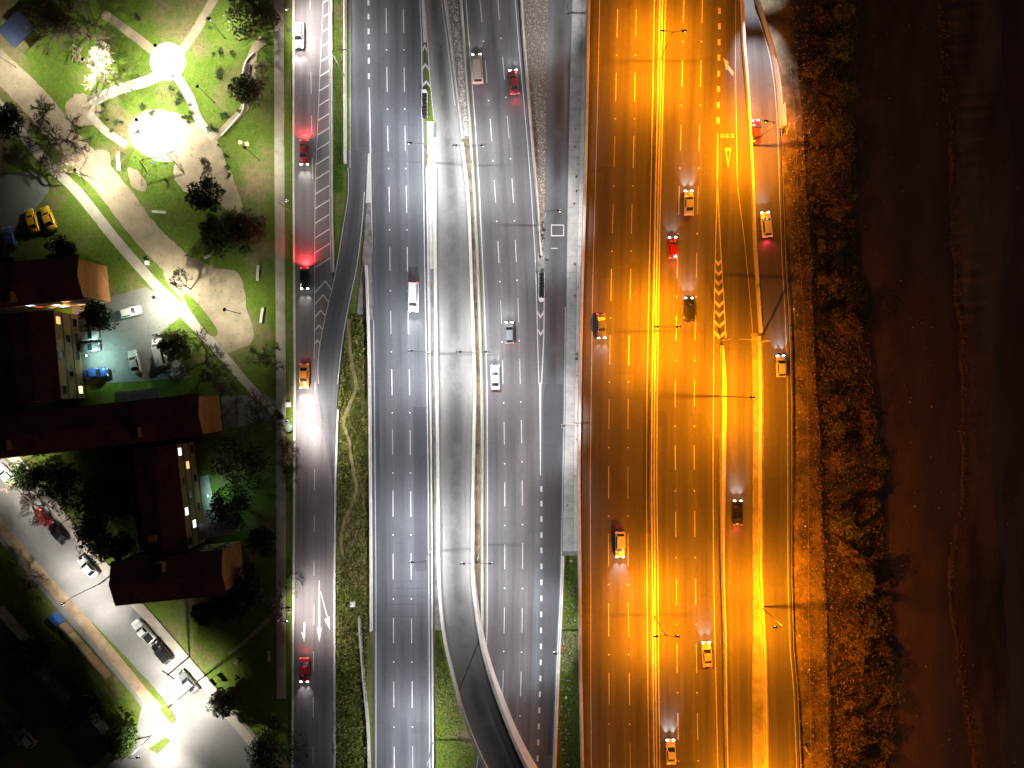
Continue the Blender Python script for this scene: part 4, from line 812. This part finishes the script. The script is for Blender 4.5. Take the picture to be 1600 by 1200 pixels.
for a in [(168, 112, 34, 6, BARKP, 'pale twiggy bare tree lit white beside path junction'), (112, 225, 48, 7.5, BARK, 'bare dark tree overhanging wide dirt path'), (78, 195, 28, 6, BARK, 'bare tree at left side of wide dirt path'), (95, 290, 46, 7, BARK, 'bare tree above paved path near yellow taxis'),
          (140, 62, 52, 6.5, BARK, 'bare brown tree between upper paths'), (298, 452, 26, 6, BARK, 'bare tree casting shadows on dirt clearing'), (328, 565, 48, 7.5, BARK, 'bare tree over paved path beside parking lot'), (370, 590, 36, 7, BARK, 'bare tree beside footpath near middle block'),
          (62, 775, 40, 6.5, BARK, 'bare tree overhanging diagonal street by red car'), (78, 905, 28, 5.5, BARK, 'bare tree on tan pavement opposite dark roof'), (415, 660, 40, 6.5, BARK, 'bare tree between footpath and brown end wall'), (446, 700, 24, 5, BARK, 'bare tree on verge below broken footpath'),
          (428, 555, 28, 5.5, BARK, 'bare tree over middle of footpath'), (440, 930, 30, 5.5, BARK, 'bare tree beside local road arrows'), (320, 265, 16, 3, BARK, 'small bare tree on playground dirt'), (412, 130, 26, 5, BARKP, 'pale bare tree between seating wall and footpath'), (400, 1065, 26, 5, BARK, 'bare tree left of conifer')]:
    bare(*a)
# small shrubs dotted on the lawns
SHR_ = [leafy(0, 0, 5.5, .9, m, None, cat=None, n=240, size=.1, nm='shrub') for m in (LEAF_D, LEAF_G, LEAF_O)]
def copy_tree(o, parent=None):
    c = o.copy(); COL.objects.link(c)
    if parent: c.parent = parent
    for ch in list(o.children): copy_tree(ch, c)
    return c
def shrub(px, py, k, s, label, group, z=-.2):
    c = copy_tree(SHR_[k]); c.location = W(px, py, z); c.rotation_euler.z = rng.uniform(0, 6); q = s * rng.uniform(.8, 1.25); c.scale = (q, q, q * rng.uniform(.8, 1.2)); tag(c, label, 'shrub', group); return c
for px, py in [(163, 165), (160, 178), (170, 188), (185, 193), (176, 205), (270, 140), (283, 150), (298, 165), (301, 178), (290, 185), (330, 45), (378, 50), (328, 32), (335, 85), (347, 82), (365, 84), (345, 113), (344, 121), (355, 181), (348, 182), (343, 228), (356, 245), (358, 263), (340, 205), (331, 203), (262, 283), (225, 170), (240, 178), (310, 305), (350, 300), (218, 31), (375, 175), (360, 275), (296, 190), (280, 160), (192, 192)]:
    shrub(px, py, rng.choice((0, 0, 1)), rng.uniform(.7, 1.2), 'small dark shrub dotted on the park lawn', 'small shrubs on the park lawn')
for i in range(26): shrub(rng.uniform(310, 395), rng.uniform(335, 400), 1, rng.uniform(1.1, 1.9), 'low green bush in planted bed below playground', 'bushes below the playground')
for i in range(22): shrub(rng.uniform(896, 905) if i % 3 else rng.uniform(886, 904), rng.uniform(120, 840), 2, rng.uniform(.22, .42), 'weed tuft on concrete strip beside orange-lit wall', 'weeds on the concrete strip', .05)
for i in range(14): shrub(rng.uniform(842, 850), rng.uniform(300, 455), 0, rng.uniform(.35, .6), 'weed tuft in the gore strip above crash cushion', 'weeds in the gore strip', .0)
for i in range(14): shrub(rng.uniform(446, 456), rng.uniform(690, 770), 2, rng.uniform(.6, 1.1), 'dry bush on verge between footpath and local road', 'bushes on the verge')
# bushes on the river bank
BK = [leafy(0, 0, 14, 1.7, m, None, cat=None, n=800, size=.13, nm='bank_bush') for m in (LEAF_BK, LEAF_BO, LEAF_O, LEAF_Y)]
for i in range(150):
    y = rng.uniform(-40, 1240); a, b = VGL(y) + 6, VGR(y) - 4; t = rng.random() ** .8; x = a + (b - a) * t
    c = copy_tree(BK[rng.choice((0, 0, 1, 2, 3))]); c.location = W(x, y, .9 - 4.0 * t ** .8); q = .35 + 1.1 * rng.random() ** 2; c.scale = (q * rng.uniform(.7, 1.5), q * rng.uniform(.6, 1.2), q * rng.uniform(.5, 1)); c.rotation_euler.z = rng.uniform(0, 6)
    tag(c, 'ragged bush on dark river bank beyond orange verge', 'bush', 'bushes on the river bank')
for o in SHR_ + BK:
    for ch in list(o.children): bpy.data.objects.remove(ch)
    bpy.data.objects.remove(o)
for px, py, r_, m_, d_ in ((1311, 25, 20, LEAF_BO, 'topmost'), (1306, 82, 24, LEAF_BO, 'second from top'), (1318, 150, 18, LEAF_BO, 'third from top'), (1308, 205, 24, LEAF_BO, 'fourth from top'), (1302, 330, 20, LEAF_BK, 'fifth from top'), (1322, 510, 24, LEAF_BK, 'sixth from top'), (1308, 720, 18, LEAF_Y, 'seventh from top'), (1345, 905, 20, LEAF_BO, 'eighth from top'), (1330, 1010, 24, LEAF_BK, 'ninth from top'), (1318, 1150, 30, LEAF_BK, 'lowest')):
    leafy(px, py, r_, 2.6, m_, f'large spreading bush on river bank, {d_} of the large ones', 'bush', n=1500, size=.15, nm='large_bush', z=-1.2, group='large bushes on the river bank')
db = empty('plank_pile', W(1238, 197, 1.3), .5, 'pale broken planks on verge at end of curved wall', 'planks'); 
for i, (x, y, a) in enumerate(((-1.4, -.4, .9), (-.6, .3, .8), (.2, -.2, 1.0), (.8, .4, .2), (1.5, .9, .1))): MB().box((x, y, .08 + .05 * i), (1.2, .12, .04), a).build('plank', CONC_L, db)
fp = empty('fallen_pole', W(1258, 1168, 1.2), -.95, 'pale fallen pole on bank at bottom right of guard rail', 'pole'); MB().tube((0, 0, .15), (6, 0, -.9), .16, .12, 8).build('shaft', CONC, fp); MB().box((-.2, 0, .2), (.5, .5, .4)).build('footing', CONC_D, fp)
def scatter(name, n, fx, y0, y1, zf, size, mat, seed, jit=.6, spread_z=.3, flat=.2, avoid=None):
    g = np.random.default_rng(seed); P = []
    for i in range(n):
        y = g.uniform(y0, y1); t = g.random(); x, z = fx(y, t)
        if avoid and abs(x - avoid(y)) < 3.6: continue
        P.append(W(x, y, z + g.random() ** 2 * spread_z))
    o = leaves(name, np.array([tuple(p) for p in P]), size, mat, None, jit, flat, seed); o['kind'] = 'stuff'; return o
tag(scatter('bank_undergrowth', 42000, lambda y, t: (VGL(y) + (VGR(y) - VGL(y)) * t, 1.0 - 4.0 * t ** .8), -80, 1280, 0, .16, LEAF_BK, 1, spread_z=.5), 'ragged dry undergrowth on the river bank', 'undergrowth')
tag(scatter('shore_scrub', 3500, lambda y, t: (SHL(y) + 22 * (t - .4) * abs(math.sin(y * .013) + .4 * math.sin(y * .05)), -3.2), -60, 1260, 0, .15, LEAF_BK, 10, spread_z=.35), 'low scrub along edge of the shoal', 'scrub')
tag(scatter('bank_edge_weeds', 9000, lambda y, t: (VGL(y) + 3 - (VGL(y) - O4R(y) - 8) * t ** 2.2, 1.2), 205, 1280, 0, .13, LEAF_BK, 9, spread_z=.4), 'dry weeds along upper edge of the river bank', 'weeds')
tag(scatter('verge_weeds', 21000, lambda y, t: (SLR(min(y, 640)) + 2 + (571 - SLR(min(y, 640)) - 4) * t if y < 640 else R1R(y) + 4 + (570 - R1R(y)) * t, -.12), 492, 1280, 0, .19, LEAF_V, 2, spread_z=.8, avoid=F((545, 498), (549, 560), (556, 605), (545, 635), (536, 660), (545, 690), (553, 740), (557, 765), (548, 790), (537, 820), (533, 850), (538, 872), (300, 900), sm=8)), 'weeds covering the bank between local road and highway', 'weeds')
tag(scatter('verge_grass', 5000, lambda y, t: (519 + 17 * t, -.14), -60, 300, 0, .1, LEAF_G, 3, spread_z=.15), 'grass on the verge beside highway exit lane', 'grass')
tag(scatter('ramp_grass', 5000, lambda y, t: (681 + (max(684, 676 + (y - 960) * .27) - 681) * t, -.14), 985, 1290, 0, .12, LEAF_V, 4, spread_z=.2), 'grass triangle left of curving centre ramp', 'grass')
tag(scatter('strip_weeds', 4000, lambda y, t: (ER(y) + 5 + (OL(y) - 5 - ER(y) - 5) * t, -.14), 872, 1290, 0, .12, LEAF_G, 6, spread_z=.3), 'weeds between dotted lane barrier and white wall', 'weeds')
tag(scatter('leaf_litter', 9000, lambda y, t: (430 * t, -.07), -40, 620, 0, .1, LEAF_B, 12, spread_z=.03, flat=.8), 'fallen leaves scattered over the park', 'leaf litter')
tag(scatter('lawn_grass', 22000, lambda y, t: (150 + 276 * t, -.19), -60, 430, 0, .09, LEAF_G, 8, spread_z=.06, flat=.6), 'short grass across the park lawn', 'grass')
def stones(name, n, fx, y0, y1, s0, s1, mat, seed, label):
    g = random.Random(seed); mb = MB()
    for i in range(n):
        y = g.uniform(y0, y1); x, z = fx(y, g.random()); p = W(x, y, z); s = g.uniform(s0, s1) * (1 if g.random() < .93 else 1.8); k = len(mb.v); rz = g.uniform(0, 6)
        for q in range(5):
            a = rz + q * 1.2566; mb.v.append((p.x + math.cos(a) * s * g.uniform(.6, 1), p.y + math.sin(a) * s * g.uniform(.6, 1), p.z - .03))
        mb.v.append((p.x, p.y, p.z + s * .7)); mb.f += [(k + q, k + (q + 1) % 5, k + 5) for q in range(5)]
    o = mb.build(name, mat); o['kind'] = 'stuff'; tag(o, label, 'stones')
stones('gravel_stones', 3800, lambda y, t: (RAR(y) + 6 + (ML(y) - 8 - RAR(y) - 6) * t, -.03), -80, 212, .06, .17, STONE, 1, 'pale loose stones in wedge between ramp and middle highway')
stones('gravel_stones', 4200, lambda y, t: (MR(y) + 6 + (EL(y) - MR(y) - 7) * t, -.03), -80, 400, .05, .13, STONE, 2, 'loose stones in strip between middle highway and east ramp')
stones('river_stones', 420, lambda y, t: (VGR(y) - 10 + (1600 - VGR(y)) * t, -3.35 if VGR(y) + 15 < VGR(y) - 10 + (1600 - VGR(y)) * t < SHL(y) - 14 else -3.05), -60, 1260, .08, .26, RIVSTONE, 3, 'scattered pale stones in the dark riverbed')
stones('verge_stones', 260, lambda y, t: (O4R(y) + 8 + (VGL(y) - O4R(y) - 6) * t, 1.3), 210, 1260, .06, .18, STONE, 4, 'stones on the orange verge beside guard rail')
stones('strip_stones', 160, lambda y, t: (ER(y) + 6 + 18 * t, -.12), 875, 1200, .07, .2, STONE, 5, 'pale stones in weed strip beside white wall')
stones('bank_stones', 160, lambda y, t: (R1R(y) + 6 + 40 * t, -.12), 500, 1200, .06, .15, STONE, 6, 'pale stones among weeds between local road and highway')
# ------------------------------------------------------------------ park furniture
def bench(px, py, rz, L, label, mat=CONC_L):
    e = empty('park_bench', W(px, py, -.15), rz, label, 'bench')
    for i in range(3): MB().box((0, -.17 + .17 * i, .44), (L, .13, .06)).build('slat', mat, e)
    for x in (-L * .36, L * .36): MB().box((x, 0, .2), (.14, .46, .41)).build('leg', CONC_D, e)
bench(331, 399, .45, 2.8, 'pale bench at top edge of dirt clearing'); bench(404, 427, R(86), 2.9, 'pale upright bench left of footpath, upper of two'); bench(410, 493, R(82), 2.9, 'pale upright bench left of footpath, lower of two'); bench(250, 332, -.08, 2.6, 'pale bench below playground swings'); bench(421, 1024, R(88), 1.9, 'small pale bench on lawn near lower footpath')
sw = ribbon('seat_wall', [(396, 82), (384, 95), (378, 118), (377, 140), (380, 168), (368, 186), (345, 212)], 2.2, .3, CONC_L, depth=.6, kind=None); tag(sw, 'low curved concrete seating wall at edge of lawn', 'wall')
def planter(px, py, rz, label):
    e = empty('planter', W(px, py, -.15), rz, label, 'planter'); MB().box((0, 0, .22), (.95, 2.6, .44), taper=.96).build('box', WOOD, e); MB().box((0, 0, .43), (.75, 2.4, .06)).build('soil', BLACK, e)
planter(387, 112, -.15, 'dark rectangular planter by curved seating wall, upper'); planter(386, 149, .08, 'dark rectangular planter by curved seating wall, lower')
def swing(px, py):
    e = empty('swing_set', W(px, py, -.15), .25, 'dark swing frame on playground lawn below lamp', 'swing set')
    MB().tube((-1.9, 0, 2.3), (1.9, 0, 2.3), .06, .06).build('top_bar', DARKMET, e)
    for x in (-1.9, 1.9):
        for y in (-1, 1): MB().tube((x, 0, 2.3), (x * 1.12, y * .95, 0), .06, .06).build('leg', DARKMET, e)
    for x in (-.8, .7):
        s = MB().box((x, 0, .55), (.5, .22, .05)).build('seat', gm[0], e)
        for d in (-.22, .22): MB().tube((x + d, 0, .57), (x + d, 0, 2.3), .015, .015, 4).build('chain', DARKMET, s)
swing(250, 253); [o for o in bpy.data.objects if o.name == 'swing_set'][0].scale = (1.35, 1.35, 1.1)
sd = empty('slide', W(190, 254, -.15), -.2, 'white playground slide left of swings', 'slide')
MB().quad((-.3, -1.6, .2), (.3, -1.6, .2), (.3, .9, 1.6), (-.3, .9, 1.6)).build('chute', WHITEM, sd)
for x in (-.32, .32): MB().path([(x, -1.6, .28), (x, .9, 1.75)], [.05, .05]).build('side_rail', WHITEM, sd)
MB().box((0, 1.25, 1.55), (.7, .7, .08)).build('platform', gm[1], sd)
for x in (-.32, .32): MB().tube((x, 1.55, 0), (x, 1.55, 1.6), .05, .05).build('leg', DARKMET, sd)
for i in range(5): MB().box((0, 1.62, .25 + .28 * i), (.6, .05, .05)).build('rung', DARKMET, sd)
def spring(px, py, rz, label):
    e = empty('spring_rider', W(px, py, -.15), rz, label, 'spring rider'); MB().tube((0, 0, 0), (0, 0, .4), .14, .14, 8).build('spring', DARKMET, e); MB().path([(-.55, 0, .55), (0, 0, .5), (.5, 0, .8)], [.1, .17, .12]).build('body', DARKMET, e); MB().tube((.3, -.25, .85), (.3, .25, .85), .03, .03).build('handle', DARKMET, e)
spring(217, 207, .6, 'dark spring rider left of bright sand circle')
def bollard(px, py, label):
    e = empty('bollard', W(px, py, -.12), 0, label, 'bollard', 'bollards on the park path'); MB().tube((0, 0, 0), (0, 0, .8), .13, .12, 8).build('post', DARKMET, e); MB().ball((0, 0, .82), (.14, .14, .1)).build('cap', DARKMET, e)
for px, py in ((195, 110), (207, 142), (217, 119), (184, 133), (271, 120)): bollard(px, py, 'short dark bollard beside bright park path')
def bin_(px, py, mat, label, s=.7): 
    e = empty('litter_box', W(px, py, -.15), rng.uniform(-.2, .2), label, 'box'); MB().box((0, 0, .3), (s, s, .6), taper=.95).build('body', mat, e); MB().box((0, 0, .62), (s * .9, s * .9, .05)).build('lid', mat, e)
YEL = M('cream_paint', (.6, .58, .3)); bin_(377, 224, YEL, 'left of two cream boxes on lawn'); bin_(387, 226, YEL, 'right of two cream boxes on lawn'); bin_(231, 411, WHITEM, 'white box on grass strip between paths'); bin_(370, 1033, YEL, 'cream box on dark lawn by street corner'); bin_(451, 632, WHITEM, 'white box beside footpath above street lamp', 1.0); bin_(552, 943, WHITEM, 'white box on weedy bank by highway', 1.0)
dm = empty('round_bin', W(452, 668, -.12), 0, 'round green dome bin beside local road lamp', 'bin'); MB().tube((0, 0, 0), (0, 0, .7), .8, .9, 16).build('body', M('bin_green', (.1, .16, .09)), dm); MB().ball((0, 0, .7), (.9, .9, .45), 16, 6).build('lid', M('bin_lid', (.14, .2, .12)), dm, True)
kb = empty('notice_board', W(338, 1061, -.15), -.85, 'dark notice board at bright street corner', 'sign'); MB().box((0, 0, 1.5), (1.6, .12, 1.0)).build('panel', DARKMET, kb)
for x in (-.6, .6): MB().tube((x, 0, 0), (x, 0, 1.1), .05, .05).build('post', DARKMET, kb)
up = empty('utility_pole', W(296, 1026, -.15), -.6, 'wooden utility pole with cross arm beside parked cars', 'utility pole'); MB().tube((0, 0, 0), (0, 0, 8.5), .16, .11, 8).build('pole', BARK, up); MB().box((0, 0, 8.2), (2.6, .12, .14)).build('cross_arm', BARK, up)
for x in (-1.1, 0, 1.1): MB().tube((x, 0, 8.27), (x, 0, 8.5), .06, .04).build('insulator', WHITEM, up)
# ------------------------------------------------------------------ vehicles
def car_meshes(kind):
    L, Wd, hood, belt, roof, y_ws, y_rf, y_rr, y_rw = {'sedan': (4.5, 1.78, .82, .92, 1.43, 1.0, .35, -.95, -1.6), 'hatch': (3.95, 1.7, .86, .95, 1.47, 1.0, .4, -1.4, -1.85), 'suv': (4.6, 1.86, .98, 1.08, 1.72, 1.05, .5, -1.75, -2.1), 'pickup': (5.1, 1.86, .98, 1.05, 1.72, .95, .4, -.55, -.75), 'van': (5.4, 1.98, 1.1, 1.2, 2.2, 1.75, 1.15, -2.5, -2.62)}[kind]
    h, w_ = L / 2, Wd / 2; P = {}
    st = [(-h, .86, belt * .82), (-h + .1, .95, belt * .97), (y_rw, 1, belt), (-.6, 1, belt), (y_ws, 1, belt), (y_ws + .05, .99, hood + .04), (h * .72, .97, hood), (h - .25, .92, hood * .86), (h - .03, .8, hood * .68)]
    m = MB(); sec = lambda y, k, t: [(-w_ * k * .94, y, .2), (-w_ * k, y, .48), (-w_ * k * .98, y, t - .1), (-w_ * k * .86, y, t), (w_ * k * .86, y, t), (w_ * k * .98, y, t - .1), (w_ * k, y, .48), (w_ * k * .94, y, .2)]
    for s in st: m.v += sec(*s)
    for i in range(len(st) - 1):
        for j in range(8): k = (j + 1) % 8; m.f.append((i * 8 + k, i * 8 + j, (i + 1) * 8 + j, (i + 1) * 8 + k))
    m.f.append(tuple(range(8))); e = (len(st) - 1) * 8; m.f.append(tuple(e + 7 - j for j in range(8)))
    if kind == 'pickup': pass
    P['body'] = m.mesh('body', True)
    c = MB(); a, r = w_ * .85, w_ * .7; z0, z1 = belt - .02, roof
    lo = [(-a, y_rw, z0), (a, y_rw, z0), (a, y_ws, z0), (-a, y_ws, z0)]; hi = [(-r, y_rr, z1), (r, y_rr, z1), (r, y_rf, z1), (-r, y_rf, z1)]
    ctr = [(0, (y_rr + y_rf) / 2, z1 + .05)]
    c.v = lo + hi + ctr; c.f = [(0, 1, 5, 4), (1, 2, 6, 5), (2, 3, 7, 6), (3, 0, 4, 7), (4, 5, 8), (5, 6, 8), (6, 7, 8), (7, 4, 8)]; P['cabin'] = c.mesh('cabin')
    def pane(i, j, k, l, u0, u1, v0, v1, n):
        q = [Vector(c.v[x]) for x in (i, j, k, l)]; f = lambda u, v: q[0].lerp(q[1], u).lerp(q[3].lerp(q[2], u), v) + Vector(n) * .008
        return MB().quad(f(u0, v0), f(u1, v0), f(u1, v1), f(u0, v1))
    P['rear_window'] = pane(0, 1, 5, 4, .06, .94, .08, .93, (0, -1, .4)).mesh('rear_window'); P['windscreen'] = pane(2, 3, 7, 6, .05, .95, .06, .94, (0, 1, .5)).mesh('windscreen')
    P['side_window'] = [pane(1, 2, 6, 5, .1, .9, .15, .88, (1, 0, .2)).mesh('side_window'), pane(3, 0, 4, 7, .1, .9, .15, .88, (-1, 0, .2)).mesh('side_window')]
    P['wheel'] = MB().tube((-.11, 0, 0), (.11, 0, 0), .32, .32, 14).mesh('wheel', False); P['rim'] = MB().tube((-.12, 0, 0), (.12, 0, 0), .19, .19, 10).mesh('rim')
    P['headlight'] = MB().box((0, 0, 0), (.36, .16, .16)).mesh('headlight'); P['taillight'] = MB().box((0, 0, 0), (.3, .1, .17)).mesh('taillight'); P['mirror'] = MB().box((0, 0, 0), (.2, .12, .14)).mesh('mirror'); P['number_plate'] = MB().box((0, 0, 0), (.4, .02, .13)).mesh('number_plate')
    if kind == 'pickup': P['cargo_bed'] = MB().box((0, -1.6, belt + .012), (Wd * .8, 1.55, .02)).mesh('cargo_bed')
    for k, mt in (('rear_window', GLASSD), ('windscreen', GLASSD), ('wheel', BLACK), ('rim', GALV), ('mirror', BLACK), ('number_plate', WHITEM), ('headlight', HEAD_OFF), ('taillight', TAIL_OFF), ('body', PAINTS['white']), ('cabin', PAINTS['white'])): P[k].materials.append(mt)
    for q in P['side_window']: q.materials.append(GLASSD)
    if 'cargo_bed' in P: P['cargo_bed'].materials.append(BLACK)
    return dict(P=P, L=L, W=Wd, hood=hood, belt=belt, yw=y_ws)
CARS = {k: car_meshes(k) for k in ('sedan', 'hatch', 'suv', 'pickup', 'van')}
def setm(o, m): o.material_slots[0].link = 'OBJECT'; o.material_slots[0].material = m
def car(px, py, z, heading, kind, colr, label, group, on=False, red=0, beam=15000, name=None, cat=None):
    c = CARS[kind]; P = c['P']; e = empty(name or {'pickup': 'pickup_truck', 'van': 'delivery_van'}.get(kind, 'parked_car' if not on else 'car'), W(px, py, z), heading, label, cat or {'pickup': 'truck', 'van': 'van'}.get(kind, 'car'), group)
    L, Wd = c['L'], c['W']
    for k in ('body', 'cabin'): setm(link(k, P[k], e), PAINTS[colr])
    for k in ('rear_window', 'windscreen'): link(k, P[k], e)
    for q in P['side_window']: link('side_window', q, e)
    if 'cargo_bed' in P: link('cargo_bed', P['cargo_bed'], e)
    for s in (-1, 1):
        for y in (L * .31, -L * .29): o = link('wheel', P['wheel'], e); o.location = (s * (Wd / 2 - .1), y, .32); link('rim', P['rim'], o)
        o = link('headlight', P['headlight'], e); o.location = (s * Wd * .33, L / 2 - .1, c['hood'] * .74); setm(o, HEAD_ON if on else HEAD_OFF)
        o = link('taillight', P['taillight'], e); o.location = (s * Wd * .36, -L / 2 + .02, c['belt'] * .76); setm(o, TAIL_ON if on else TAIL_OFF)
        o = link('mirror', P['mirror'], e); o.location = (s * (Wd / 2 + .06), c['yw'] - .25, c['belt'] + .06)
        if on and beam: spot(e, (s * Wd * .33, L / 2 + .05, c['hood'] * .74), (0, 1, -.1), beam * .1, (1, .97, .93), 60, .9, .08)
    for y in (L / 2 + .005, -L / 2 - .005): o = link('number_plate', P['number_plate'], e); o.location = (0, y, .5)
    if on and red: spot(e, (0, -L / 2 - .3, .95), (0, -1, -.22), red * (1.4 if red > 1700 else .5), (1, .05, .06), 150, .9, .25)
    return e
DN, UP = math.pi, 0.0
T1, T2, T3, T4 = 'cars on the local road', 'cars on the white-lit highway', 'cars on the orange-lit road', 'cars on the outer slip roads'
car(469, 58, 0, DN, 'suv', 'white', 'bright white car at top of local road beside hatching', T1, True, 60, 26000); car(477, 240, 0, DN, 'sedan', 'darkred', 'dark red car with red tail glow halfway up local road', T1, True, 1800); car(477.5, 436, 0, DN, 'hatch', 'black', 'dark hatchback with strong red tail glow by hatching end', T1, True, 3200, 8000)
car(477, 588, 0, DN, 'sedan', 'orange', 'orange-topped car above winding trail on local road', T1, True, 150, 24000); car(477, 1045, 0, DN, 'sedan', 'red', 'red car below lane arrows on local road', T1, True, 500, 9000)
car(647, 465, 0, DN, 'van', 'white', 'white van in right lane of left highway', T2, True, 40, 22000); car(746, 110, 0, .06, 'van', 'beige', 'beige van in left lane of middle highway near gravel wedge', T2, True, 160, 7000); car(803, 130, 0, .08, 'sedan', 'darkred', 'dark red car in right lane of middle highway near top', T2, True, 700, 7000)
car(796, 520, 0, .02, 'hatch', 'grey', 'grey hatchback in centre lane of middle highway', T2, True, 100, 9000); car(774, 590, 0, .02, 'sedan', 'silver', 'silver car in left lane of middle highway', T2, True, 100, 14000)
car(968, 850, zD(850), DN, 'suv', 'white', 'white car heading down in centre lane of left orange carriageway', T3, True, 300, 20000); car(939, 510, zD(510), DN + .03, 'sedan', 'grey', 'grey car in left lane of left orange carriageway', T3, True, 100, 9000)
car(1050, 388, zD(388), .02, 'hatch', 'red', 'red hatchback in left lane of right orange carriageway', T3, True, 900, 6000); car(1075, 318, zD(318), .02, 'sedan', 'silver', 'silver car in centre lane of right orange carriageway near top', T3, True, 60, 15000); car(1075, 485, zD(485), .01, 'suv', 'black', 'black car in centre lane of right orange carriageway beside chevrons', T3, True, 150, 11000)
car(1103, 1020, zD(1020), .06, 'sedan', 'beige', 'beige car in right lane of right orange carriageway, lower part', T3, True, 150, 9000); car(1047, 1172, zD(1172), .03, 'sedan', 'white', 'white car in left lane of right orange carriageway at bottom', T3, True, 100, 16000)
car(1151, 800, zD(800), .0, 'sedan', 'black', 'dark car with red tail glow on narrow slip lane', T4, True, 900, 15000); car(1195, 352, zO4(352), .1, 'suv', 'white', 'white car with red tail glow on outer road near top', T4, True, 1500, 15000); car(1218, 572, zO4(572), .03, 'hatch', 'silver', 'silver hatchback on outer road beside guard rail', T4, True, 100, 15000)
car(1179, 208, zO4(208), .06, 'sedan', 'darkred', 'dark red car beside parapet on white-lit outer ramp', T4, True, 900, 5000)
def hd(dx, dy): return math.atan2(-dx, -dy)        # heading from a photo-space direction
PK = 'parked cars'; ds = hd(-282, -320)
car(14, 742, -.09, ds, 'sedan', 'white', 'white car parked at upper end of diagonal street', PK); car(70, 806, -.09, ds, 'hatch', 'red', 'red hatchback parked on diagonal street behind black car', PK); car(94, 832, -.09, ds, 'sedan', 'black', 'black car parked on diagonal street in front of red one', PK); car(141, 885, -.09, ds, 'sedan', 'silver', 'silver car parked on diagonal street near dark roof corner', PK)
car(227, 984, -.09, ds, 'pickup', 'white', 'white pickup parked on diagonal street behind black car', PK); car(256, 1017, -.09, ds, 'suv', 'black', 'black car parked on diagonal street in front of white pickup', PK); car(297, 1064, -.09, ds, 'sedan', 'grey', 'grey car parked at bright street corner', PK)
car(207, 488, -.14, hd(1, -.25), 'hatch', 'white', 'white hatchback in parking lot beside dark round tree', PK); car(213, 566, -.14, hd(-.25, -1), 'sedan', 'silver', 'silver car standing in middle of parking lot', PK); car(253, 552, -.14, hd(-.25, -1), 'van', 'white', 'pale van at right side of parking lot', PK)
car(140, 525, -.14, hd(1, -.05), 'hatch', 'white', 'white hatchback parked at ochre facade, upper of two', PK); car(140, 543, -.14, hd(1, -.05), 'sedan', 'grey', 'grey car parked at ochre facade, lower of two', PK); car(153, 583, -.14, hd(1, -.1), 'sedan', 'blue', 'blue car parked at lower corner of ochre facade', PK)
car(54, 346, -.15, hd(-.35, -1), 'sedan', 'yellow', 'left of two yellow taxis above upper block', PK); car(79, 342, -.15, hd(-.4, -1), 'sedan', 'yellow', 'right of two yellow taxis above upper block', PK); car(18, 372, -.15, hd(-.3, -1), 'hatch', 'blue', 'blue hatchback parked left of yellow taxis', PK)
car(46, 1150, -.19, ds, 'hatch', 'silver', 'silver car in dark bottom left yard', PK)
